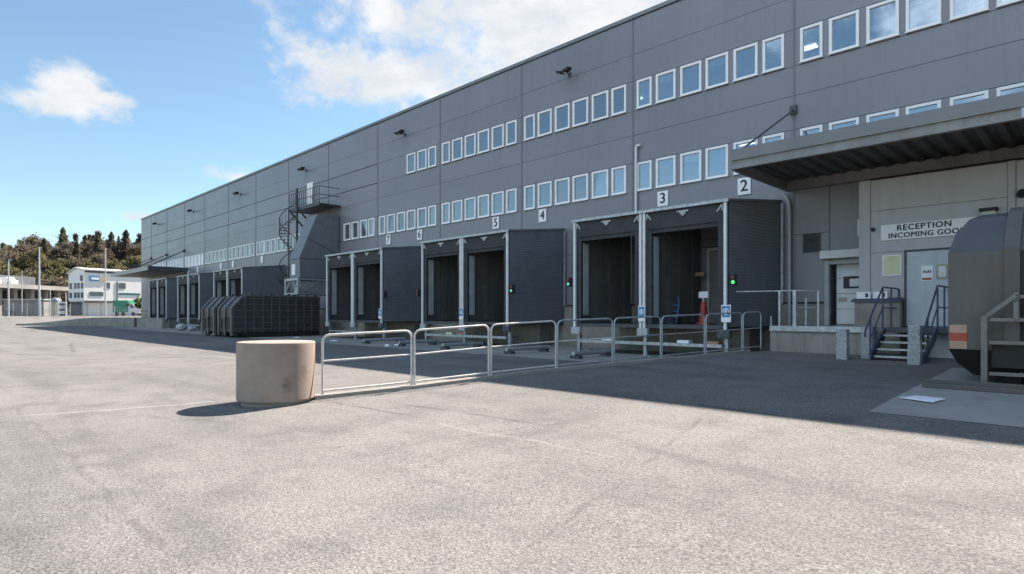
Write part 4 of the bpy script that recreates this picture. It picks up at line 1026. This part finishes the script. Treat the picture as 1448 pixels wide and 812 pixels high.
# litter on the dock pavement
for i, (px, yy_, s_, l) in enumerate(((548, 491, .16, 'crumpled white paper on the asphalt right of the concrete drum'), (561, 490, .13, 'small crumpled paper next to the larger one right of the drum'),
                                 (473, 483, .30, 'flat torn white paper behind the first railing panel'), (420, 478.5, .25, 'thin pale scrap on the ground in front of the skip'))):
    z = 1.4*FOC/(yy_-444); x, y = at(px, z); blob('litter', M['paper'], (x, y, apron_h(x, y)), (s_, s_*.7, s_*.8 if i < 2 else .07), l, 'litter', 'paper litter on the dock yard', seed=20+i)
for i, (x, l) in enumerate(((-12.9, 'pale offcut on the ledge under dock 3'), (-9.9, 'white offcut on the ledge under dock 2'), (-8.9, 'tan offcut on the ledge under dock 2'), (-21.8, 'yellow offcut on the ledge under dock 5'), (-21.0, 'tan offcut on the ledge under dock 5'))):
    b = MB(); b.box(x, x+.42, YD+.13, YD+.4, .632, .75); tag(b.build('offcut', M['wood'] if 'tan' in l else M['yellow_paper'] if 'yellow' in l else M['paper'], loc=(x, YD+.2, .632), bev=.01), l, 'offcut', 'offcuts lying on the dock ledges')
# ------------------------------------------------------------------ background
GB = 1.0
def bgpost(px, z, ytop, r, label, cat, lamp=False, name='lamp_post'):
    x, y = at(px, z); h = EYE+(444-ytop)*z/FOC; g0 = apron_h(x, y)
    t = thing(name, (x, y, g0), label, cat)
    MB().tube([(x, y, g0), (x, y, h)], r*1.2, 8, r2=r*.7).build('pole', M['strip'], t)
    if lamp:
        b = MB(); b.bar((x, y, h-.05), (x+1.2, y+.2, h+.1), .09); b.box(x+.8, x+1.6, y-.05, y+.35, h+.03, h+.2); b.build('lamp_head', M['strip'], t)
    else:
        MB().lathe((x, y, h), [(r*.9, 0), (r*1.1, .05), (r*.3, .14)], 8).build('cap', M['strip'], t)
bgpost(55.5, 100, 351, .14, 'tall pale mast in front of the viaduct', 'mast', name='mast')
bgpost(149, 105, 352, .12, 'tall pale flagpole in front of the white building', 'flagpole', name='flagpole')
bgpost(12, 104, 369, .12, 'pale street lamp at the left edge before the viaduct', 'lamp post', lamp=True)
bgpost(93, 104, 415, .10, 'short pale post at the left corner of the white building', 'post', name='post')
bgpost(71, 98, 412, .08, 'thin pale post beside the beige tank', 'post', name='post')
bgpost(31, 110, 385, .07, 'thin pale pole left of the tall mast', 'pole', name='pole')
# chain-link fence
t = thing('mesh_fence', (*at(90, 96), GB), 'grey wire mesh fence along the back of the yard', 'fence')
p0, p1 = Vector(at(-40, 96)), Vector(at(205, 90)); wire = MB(); L = (p1-p0).length; uu = (p1-p0)/L
n = int(L/.32)
for i in range(n):
    p = p0+uu*(L*i/n); g0 = apron_h(p.x, p.y); wire.bar((p.x, p.y, g0), (p.x, p.y, g0+2.0), .018)
for k in range(9):
    for i in range(12):
        a, c_ = p0.lerp(p1, i/12), p0.lerp(p1, (i+1)/12); wire.bar((a.x, a.y, apron_h(*a)+.2+k*.22), (c_.x, c_.y, apron_h(*c_)+.2+k*.22), .018)
wire.build('mesh', M['galv'], t)
for i in range(13):
    p = p0.lerp(p1, i/12); g0 = apron_h(p.x, p.y); b = MB(); b.tube([(p.x, p.y, g0), (p.x, p.y, g0+2.15)], .05, 6); b.build('post', M['galv'], t)
# white office building: ridge runs along its long front
def frame2(o, u):
    o = Vector(o); u = Vector(u).normalized(); v = Vector((-u.y, u.x))
    return lambda a, b_, z: (o.x+u.x*a+v.x*b_, o.y+u.y*a+v.y*b_, z)
C0 = Vector(at(119, 122)); C1 = Vector(at(215, 134)); Lf = (C1-C0).length
Fm = frame2(C0, C1-C0); dep = 6.2
sgn = 1 if (Vector(Fm(0, 1, 0)[:2])-Vector((0, 0))).length > (Vector(Fm(0, -1, 0)[:2])).length else -1
G = lambda a, b_, z: Fm(a, b_*sgn, z)
wbld = thing('office_building', (*C0, GB), 'white three storey office building with a shallow roof below the wooded hill', 'building')
EH, RH = 10.6, 11.05
def gbox(a0, a1, b0, b1, z0, z1):
    b = MB(); b.add([G(a, bb, z) for z in (z0, z1) for bb in (b0, b1) for a in (a0, a1)], [(0,2,3,1), (4,5,7,6), (0,1,5,4), (2,6,7,3), (0,4,6,2), (1,3,7,5)]); return b
b = MB(); b.prism([(0, 4.2), (dep, 4.2), (dep, EH-.6), (dep*.5, RH), (0, EH)], lambda bb, z: G(0, bb, z), lambda bb, z: G(Lf, bb, z)); b.build('wall', M['far_white'], wbld)
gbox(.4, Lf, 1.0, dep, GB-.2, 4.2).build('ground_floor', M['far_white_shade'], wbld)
b = MB(); b.prism([(-.3, EH-.05), (dep*.5, RH+.02), (dep+.3, EH-.7), (dep+.3, EH-.5), (dep*.5, RH+.22), (-.3, EH+.15)], lambda bb, z: G(-.3, bb, z), lambda bb, z: G(Lf+.3, bb, z)); b.build('roof', M['roofing'], wbld)
fx = lambda px: None
def front(a0, a1, z0, z1, m, name, pr=.08): gbox(a0, a1, -pr, -.005, z0, z1).build(name, m, wbld)
def along(px):                                       # distance along the front for a bearing
    t_ = (px-724)/FOC; D = (C1-C0)/Lf; a = SF+t_*CF; b_ = CF-t_*SF
    return -(a*C0.x+b_*C0.y)/(a*D.x+b_*D.y)
def zf(px, y):
    a = along(px); p = G(a, 0, 0); z = -CF*p[0]+SF*p[1]; return EYE+(444-y)*z/FOC
front(along(120), along(170), zf(145, 386.5), zf(145, 384), M['far_dark'], 'eave_strip', .15)
for p0_, p1_, y0_, y1_ in ((127, 146, 418.5, 412.5), (149.5, 155.5, 408, 399.5), (168, 177.5, 408, 400)):
    front(along(p0_), along(p1_), zf(p0_, y0_), zf(p0_, y1_), M['far_glass'], 'window')
front(along(165), along(166.2), zf(165, 426), zf(165, 398), M['far_dark'], 'downpipe', .12)
front(along(168), along(198), zf(180, 417.5), zf(180, 414.5), M['far_teal'], 'green_band', .1)
front(along(120), along(163), zf(140, 428.5), zf(140, 425.5), M['far_dark'], 'soffit', .3)  # dark strip painted as the shadow line below the overhang
gbox(along(128), along(145), .90, .995, GB, 3.9).build('shutter', M['far_white'], wbld); gbox(along(146.5), along(163), .90, .995, GB, 3.9).build('shutter', M['far_white'], wbld)
for fz0, fz1 in ((zf(118, 408), zf(118, 400)), (zf(118, 421), zf(118, 413.5))):
    for q in (.06, .28, .48, .78):
        gbox(-.08, -.005, dep*q, dep*q+.8, fz0, fz1).build('window', M['far_glass'], wbld)
gbox(-.08, -.005, .5, 1.5, zf(118, 397), zf(118, 389)).build('window', M['far_glass'], wbld)
gbox(.30, .395, 1.6, dep-.3, GB, 4.0).build('garage_door', M['far_dark'], wbld)
t = thing('facade_sign', (*C0, zf(130, 394)), 'long blue and beige sign on the white office building', 'sign')
gbox(along(126.5), along(140), -.22, -.10, zf(134, 397.5), zf(134, 390.5)).build('blue_panel', M['blue_sign'], t)
gbox(along(140)+.02, along(152), -.22, -.10, zf(146, 397.5), zf(146, 391)).build('beige_panel', M['far_beige'], t)
b = MB()
for k in range(3):
    a = along(128.5+k*3.6); bb = gbox(a, a+.42, -.26, -.225, zf(134, 395.6), zf(134, 392.8)); b.add(bb.v, bb.f)
b.build('lettering', M['sign_white'], t)
# van
vx = Vector(at(181, 112)); vu = Vector(at(200, 112))-vx; Vm = frame2(vx, vu)
t = thing('delivery_van', (*vx, apron_h(*vx)), 'white van with a green box body parked before the white office building', 'van')
v0 = apron_h(*vx)
def vprism(poly, b0, b1, name, m, par=t): b = MB(); b.prism(poly, lambda a, z: Vm(a, b0, z), lambda a, z: Vm(a, b1, z)); return b.build(name, m, par)
vprism([(-2.2, v0+.7), (.6, v0+.7), (.6, v0+2.9), (-2.2, v0+2.9)], -1.0, 1.0, 'cargo_box', M['far_green'])
vprism([(.62, v0+.5), (2.4, v0+.5), (2.4, v0+1.3), (2.0, v0+1.5), (1.5, v0+2.3), (.62, v0+2.3)], -.95, .95, 'cab', M['far_white'])
vprism([(1.0, v0+1.5), (1.85, v0+1.5), (1.45, v0+2.15), (1.0, v0+2.15)], -.97, .97, 'window', M['far_glass'])
for a in (-1.5, 1.6):
    for s_ in (-.98, .98):
        b = MB(); b.tube([Vm(a, s_-.1, v0+.36), Vm(a, s_+.1, v0+.36)], .36, 14); b.build('wheel', M['black'], t)
# viaduct
A0, A1 = Vector(at(-60, 122)), Vector(at(96, 150)); Lb = (A1-A0).length; Bm = frame2(A0, A1-A0)
vd = thing('viaduct', (*A0, GB), 'concrete road viaduct with a dark barrier crossing behind the yard', 'viaduct')
def bz(y): return EYE+(444-y)*135/FOC
def bbox(a0, a1, b0, b1, z0, z1): b = MB(); b.add([Bm(a, bb, z) for z in (z0, z1) for bb in (b0, b1) for a in (a0, a1)], [(0,2,3,1), (4,5,7,6), (0,1,5,4), (2,6,7,3), (0,4,6,2), (1,3,7,5)]); return b
bbox(-60, Lb, -1, 9, bz(408), bz(403.5)).build('deck', M['bridge'], vd)
bbox(-60, Lb, 8.6, 8.9, bz(403.4), EYE+52.5*149/FOC).build('barrier', M['barrier'], vd)
bbox(-60, Lb, -1, -.8, bz(403.4), bz(402)).build('parapet', M['bridge'], vd)
for a in [Lb*q for q in (-.55, -.4, -.25, -.1, .05, .2, .36, .50, .66, .80, .93)]:
    bbox(a, a+.9, 1, 2, 0, bz(408)-.01).build('pier', M['bridge'], vd); bbox(a, a+.9, 6, 7, 0, bz(408)-.01).build('pier', M['bridge'], vd)
bbox(-60, Lb, 8.2, 8.5, .5, bz(408)-.3).build('back_wall', M['far_dark'], vd)  # dark sheet standing in for the shade under the deck
def car(px, kind, label):
    t_ = (px-724)/FOC; D = (A1-A0)/Lb; a_ = SF+t_*CF; b_ = CF-t_*SF; a0 = -(a_*A0.x+b_*A0.y)/(a_*D.x+b_*D.y)
    z0 = bz(403.4); t = thing('van_on_viaduct', Bm(a0, 2, z0), label, 'van')
    H = 2.4 if kind else 1.9; W_ = .85
    def pr(poly, w0, w1, name, m): b = MB(); b.prism(poly, lambda y, z: Bm(a0+w0, y, z), lambda y, z: Bm(a0+w1, y, z)); b.build(name, m, t)
    pr([(1.0, z0+.35), (5.4, z0+.35), (5.4, z0+H), (2.1, z0+H), (1.6, z0+1.25), (1.0, z0+1.1)], -W_, W_, 'body', M['far_white'])
    pr([(1.68, z0+1.3), (1.62, z0+1.3), (2.0, z0+H-.15), (2.06, z0+H-.15)], -W_+.12, W_-.12, 'window', M['far_glass'])
    for y in (1.8, 4.6): b = MB(); b.tube([Bm(a0-W_-.03, y, z0+.34), Bm(a0+W_+.03, y, z0+.34)], .34, 12); b.build('wheel', M['black'], t)
car(3, True, 'white van on the viaduct at the left edge of the picture'); car(27, False, 'smaller white van on the viaduct left of the tall mast')
# shed, tank, boxes behind the fence
x0, y0 = at(5, 112); x1, y1 = at(62, 112); Sm = frame2((x0, y0), (x1-x0, y1-y0)); Ls = math.hypot(x1-x0, y1-y0)
t = thing('storage_shed', (x0, y0, GB), 'long low grey storage shed behind the mesh fence', 'shed')
def sbox(a0, a1, b0, b1, z0, z1): b = MB(); b.add([Sm(a, bb, z) for z in (z0, z1) for bb in (b0, b1) for a in (a0, a1)], [(0,2,3,1), (4,5,7,6), (0,1,5,4), (2,6,7,3), (0,4,6,2), (1,3,7,5)]); return b
sbox(0, Ls, 0, 4, GB-.2, 4.2).build('wall', M['shed'], t)
sbox(-.2, Ls+.2, -.2, 4.2, 4.2, 4.4).build('roof', M['strip'], t)
b = MB()
for k in range(5): q = sbox(0, Ls, -.12, -.01, GB+.4+k*.6, GB+.55+k*.6); b.add(q.v, q.f)
b.build('wall_bands', M['bridge'], t)
sbox(Ls*.1, Ls*.28, -.16, -.125, GB, GB+1.2).build('opening', M['far_dark'], t)
x, y = at(78, 112); t = thing('storage_tank', (x, y, GB), 'beige round tank with a grey top behind the mesh fence', 'tank')
MB().lathe((x, y, GB-.1), [(.72, 0), (.72, 2.9)], 20).build('body', M['far_beige'], t); MB().lathe((x, y, GB+2.801), [(.74, 0), (.74, .5), (.5, .75), (.1, .85)], 20).build('top', M['coping'], t)
for i in range(3):
    x, y = at(88, 108); b = MB(); b.box(x-.8, x+.8, y-.6, y+.6, GB+i*.95, GB+i*.95+.85); o = tag(b.build('stacked_crate', M['far_white'], loc=(x, y, GB+i*.95), bev=.03), ['bottom', 'middle', 'topmost'][i]+' white crate of the stack beside the white office building', 'crate', 'white crates behind the fence')
    b = MB(); b.box(x+.805, x+.83, y-.5, y+.5, GB+i*.95+.2, GB+i*.95+.6); b.build('opening', M['far_dark'], o)

# hill
def hill_h(px, z):
    w_ = 1-0.45*S((60-px)/120); return 1.0+(21.5*w_)*S((z-150)/95)
hb_ = MB(); pxs = list(range(-260, 521, 20)); zs = [150, 165, 180, 195, 210, 225, 240, 260, 300, 420]
vs = [(*at(p, z), hill_h(p, z)-(.6 if z == 150 else 0)) for z in zs for p in pxs]
n = len(pxs); hb_.add(vs, [(j*n+i, j*n+i+1, (j+1)*n+i+1, (j+1)*n+i) for j in range(len(zs)-1) for i in range(n-1)], True)
struct(hb_.build('hill', M['hill'], fix=False))

def leaf(b, rd, p, s_, flat=0.0):
    a = Vector((rd.gauss(0, 1), rd.gauss(0, 1), rd.gauss(0, 1)*(1-flat))).normalized(); c_ = a.cross(Vector((rd.gauss(0, 1), rd.gauss(0, 1), rd.gauss(0, 1)))).normalized()
    p = Vector(p); s2 = s_*rd.uniform(.45, .8); b.add([p-a*s_-c_*s2*.3, p+c_*s2, p+a*s_, p-c_*s2], [(0, 1, 2, 3)])
def crown_round(seed, H, Rr, base, nclump, per, ls, spread=1.0):
    rd = random.Random(seed); b = MB()
    for k in range(nclump):
        while True:
            q = Vector((rd.uniform(-1, 1), rd.uniform(-1, 1), rd.uniform(-1, 1)))
            if .25 < q.length < 1: break
        c_ = Vector((q.x*Rr, q.y*Rr, base+(H-base)*(.5+.5*q.z))); cr = Rr*rd.uniform(.18, .36)*spread
        for _ in range(per):
            d_ = Vector((rd.gauss(0, .5), rd.gauss(0, .5), rd.gauss(0, .42)))*cr; leaf(b, rd, c_+d_, ls*rd.uniform(.6, 1.3))
    return b
def crown_conifer(seed, H, Rr, base, ls, n):
    rd = random.Random(seed); b = MB(); lean = rd.uniform(.7, 1.2)
    for k in range(n):
        f = rd.random()**.8; z = base+(H-base)*f
        tier = .85+.22*math.sin(f*33+seed); r = Rr*(1-f)**(.75*lean)*tier*math.sqrt(rd.uniform(.05, 1)); a = rd.uniform(0, 6.283); r *= .75+.35*math.sin(a*3+seed)
        leaf(b, rd, (r*math.cos(a), r*math.sin(a), z-.25*r), ls*rd.uniform(.5, 1.2)*(1-.4*f), .5)
    return b
def crown_pine(seed, H, Rr, ls):
    rd = random.Random(seed); b = MB()
    for k in range(34):
        f = rd.uniform(.18, 1); a = rd.uniform(0, 6.283); r = Rr*rd.uniform(.1, 1)*(1.15-f)
        c_ = Vector((r*math.cos(a), r*math.sin(a), H*f)); cr = Rr*rd.uniform(.22, .42)*(1.2-.6*f)
        for _ in range(75): leaf(b, rd, c_+Vector((rd.gauss(0, .55)*cr, rd.gauss(0, .55)*cr, rd.gauss(0, .5)*cr)), ls*rd.uniform(.5, 1.1), .3)
    return b
protos = {}
def proto(kind, seed):
    H = {'conifer_tree': 15, 'pine_tree': 14, 'bare_tree': 11, 'olive_tree': 10.5, 'green_tree': 4}[kind]
    t = thing(kind, (0, 0, 0), '', 'tree')
    rd = random.Random(seed*3+1); tr_ = MB(); tr_.tube([(0, 0, -.6), (rd.uniform(-.15, .15), rd.uniform(-.15, .15), H*.4), (rd.uniform(-.3, .3), rd.uniform(-.3, .3), H*.85)], .22*H/11, 7, r2=.05)
    for k in range(7):
        a = rd.uniform(0, 6.283); z = H*rd.uniform(.3, .7); l = H*.26; tr_.tube([(0, 0, z), (l*.5*math.cos(a), l*.5*math.sin(a), z+l*.45), (l*math.cos(a), l*math.sin(a), z+l*.75)], .09*H/11, 5, r2=.02)
    tr_.build('trunk', M['bark'], t)
    if kind == 'conifer_tree': c_, m = crown_conifer(seed, H, 4.2, 1.0, .62, 2600), 'leaf_conifer'
    elif kind == 'pine_tree': c_, m = crown_pine(seed, H, 3.2, .5), 'leaf_conifer'
    elif kind == 'bare_tree': c_, m = crown_round(seed, H, 3.8, 1.0, 46, 62, .36, 1.35), 'leaf_brown'
    elif kind == 'green_tree': c_, m = crown_round(seed, H, 1.5, .8, 18, 40, .2, 1.1), 'leaf_green'
    else: c_, m = crown_round(seed, H, 4.1, .6, 46, 62, .42, 1.3), 'leaf_olive'
    c_.build('crown', M[m], t, fix=False)
    return t
KL = {'conifer_tree': ('dark pointed conifer standing on the wooded hill', 'conifers on the hill'), 'pine_tree': ('dark ragged pine on the wooded hill', 'pines on the hill'),
      'bare_tree': ('brown nearly leafless tree on the wooded hill', 'bare trees on the hill'), 'olive_tree': ('round olive leaved tree at the foot of the wooded hill', 'olive trees at the foot of the hill')}
def plant(kind, px, z, h=None, s_=1.0):
    key = (kind, random.choice((1, 2, 3)))
    x, y = at(px, z); base = (x, y, hill_h(px, z)-.1); sc_ = (s_*random.uniform(.92, 1.08),)*2+(s_*random.uniform(.92, 1.12),)
    if key not in protos:
        o = proto(*key); protos[key] = o; o.location = base; o.scale = sc_; o.rotation_euler = (0, 0, random.uniform(0, 6.28))
    else: o = dup(protos[key], base, None, random.uniform(0, 6.28), sc_)
    o['label'], o['group'] = KL[kind]; return o
for i in range(22): plant(('conifer_tree', 'pine_tree', 'bare_tree', 'conifer_tree', 'pine_tree')[i % 5], 62+i*7+random.uniform(-3.5, 3.5), random.uniform(226, 250), s_=random.uniform(.55, .86)*(.85 if i < 4 else 1))
for i in range(13): plant('bare_tree' if i % 2 else 'conifer_tree', 66+i*11.5+random.uniform(-4, 4), random.uniform(206, 222), s_=random.uniform(.8, 1.0))
for i in range(9): plant('bare_tree', -18+i*9.5+random.uniform(-3, 3), random.uniform(215, 240), s_=random.uniform(.9, 1.1))
for i in range(16): plant('bare_tree' if i % 3 else 'olive_tree', -175+i*10+random.uniform(-3, 3), random.uniform(200, 235), s_=random.uniform(.85, 1.1))
for i in range(14): plant('olive_tree' if i % 3 else 'bare_tree', -180+i*12+random.uniform(-3, 3), random.uniform(165, 190), s_=random.uniform(.85, 1.1))
plant('pine_tree', 4, 238, s_=.8); plant('pine_tree', 13, 240, s_=.72)
for i in range(17): plant('olive_tree' if i % 3 else 'bare_tree', -14+i*13+random.uniform(-4, 4), random.uniform(183, 198), s_=random.uniform(.85, 1.15))
for i in range(17): plant('bare_tree' if i % 3 == 1 else 'olive_tree', -12+i*13+random.uniform(-4, 4), random.uniform(163, 176), s_=random.uniform(.85, 1.1))
x, y = at(194, 112); o = proto('green_tree', 5); o.location = (x, y, apron_h(x, y)); o['label'] = 'small fresh green tree beside the van at the warehouse corner'

# ------------------------------------------------------------------ sky, sun, camera
SUNV = Vector((0.10, -0.896, -1.0)).normalized()
elev = math.asin(-SUNV.z); azim = math.atan2(-SUNV.x, -SUNV.y)      # azimuth from +Y towards +X
w = bpy.data.worlds.new('World'); scene.world = w; w.use_nodes = True
nt = w.node_tree; bg = nt.nodes['Background']
sky = nt.nodes.new('ShaderNodeTexSky'); sky.sky_type = 'NISHITA'; sky.sun_disc = False
sky.sun_elevation = elev; sky.sun_rotation = azim; sky.air_density = 1.0; sky.dust_density = 0.3; sky.ozone_density = 1.3; sky.altitude = 50
dirv = nt.nodes.new('ShaderNodeTexCoord').outputs['Generated']
def direction(px, y):
    t_ = (px-724)/FOC; s_ = (444-y)/FOC
    return Vector((-CF+SF*t_, SF+CF*t_, s_)).normalized()
def cloud_mask(px, y, rx, ry):                   # soft elliptical patch of sky around a fixed direction
    c_ = direction(px, y); hx_ = Vector((0, 0, 1)).cross(c_).normalized()*-1; hy_ = c_.cross(hx_).normalized()
    k = math.cos(math.atan2(abs(px-724), FOC))
    out = []
    for ax, rr in ((hx_, rx/FOC*k), (hy_, ry/FOC*k)):
        n_ = nt.nodes.new('ShaderNodeVectorMath'); n_.operation = 'DOT_PRODUCT'; nt.links.new(dirv, n_.inputs[0]); n_.inputs[1].default_value = ax
        d_ = mth(nt, 'DIVIDE', mth(nt, 'SUBTRACT', n_.outputs['Value'], c_.dot(ax)), rr); out.append(mth(nt, 'MULTIPLY', d_, d_))
    return mth(nt, 'SUBTRACT', 1.0, mth(nt, 'SQRT', mth(nt, 'ADD', out[0], out[1])))
masks = [(98, 122, 70, 42), (95, 148, 88, 30), (150, 140, 44, 18),
         (835, 5, 375, 170), (560, 112, 150, 66), (570, 18, 130, 70), (630, 150, 110, 55), (335, 252, 62, 22), (195, 306, 55, 18)]
acc = None
for i, mk in enumerate(masks):
    v = cloud_mask(*mk)
    if mk[0] in (335, 195): v = mth(nt, 'SUBTRACT', mth(nt, 'MULTIPLY', v, .7), .12)
    elif mk[0] > 420: v = mth(nt, 'MULTIPLY', v, .85)
    acc = v if acc is None else mth(nt, 'MAXIMUM', acc, v)
fb = noise(nt, dirv, 7.0, 10, .62, (1, 1, 1.5)); fb2 = noise(nt, dirv, 26, 8, .6, (1, 1, 1.3))
dens = mth(nt, 'ADD', acc, mth(nt, 'ADD', mth(nt, 'MULTIPLY', mth(nt, 'SUBTRACT', fb, .5), 1.6), mth(nt, 'MULTIPLY', mth(nt, 'SUBTRACT', fb2, .5), .9)))
alpha = ramp(nt, dens, .04, .60)
CL = 1.0
shade = ramp(nt, noise(nt, dirv, 9, 8, .6, (1, 1, 1.8)), .35, .68)
ccol = mixc(nt, shade, (4.4, 4.65, 4.95, 1), (5.5, 5.6, 5.75, 1))
# unseen bright cloud bank, added behind the camera to lift the light in the shade
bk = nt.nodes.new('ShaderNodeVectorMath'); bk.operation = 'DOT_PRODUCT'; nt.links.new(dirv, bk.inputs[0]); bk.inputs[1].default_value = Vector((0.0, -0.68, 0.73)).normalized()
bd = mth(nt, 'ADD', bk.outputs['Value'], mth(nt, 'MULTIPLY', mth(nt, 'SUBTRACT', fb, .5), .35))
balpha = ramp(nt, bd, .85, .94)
skt = mixc(nt, 1.0, sky.outputs[0], (0.98, 1.075, 1.02, 1), 'MULTIPLY')
skc = mixc(nt, alpha, skt, ccol)
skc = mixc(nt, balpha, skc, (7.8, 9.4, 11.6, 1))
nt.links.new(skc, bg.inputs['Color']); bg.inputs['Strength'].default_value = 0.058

sl = bpy.data.lights.new('sun', 'SUN'); sl.energy = 5.0; sl.angle = R(.5); sl.color = (1, .90, .80)
so = bpy.data.objects.new('sun', sl); COL.objects.link(so); so.rotation_euler = SUNV.to_track_quat('-Z', 'Y').to_euler(); so.location = (0, 30, 60)

cam = bpy.data.cameras.new('camera'); co = bpy.data.objects.new('camera', cam); COL.objects.link(co)
cam.sensor_width = 36; cam.lens = 36*FOC/1448; cam.shift_y = 38/1448; cam.clip_end = 3000; cam.clip_start = .05
co.location = (0, 0, EYE); co.rotation_euler = (R(90), 0, math.atan2(CF, SF))
scene.camera = co
scene.view_settings.view_transform = 'Standard'; scene.view_settings.look = 'None'; scene.view_settings.gamma = 1; scene.view_settings.exposure = 1.6
scene.cycles.max_bounces = 8; scene.cycles.transparent_max_bounces = 8
scene.cycles.use_denoising = True
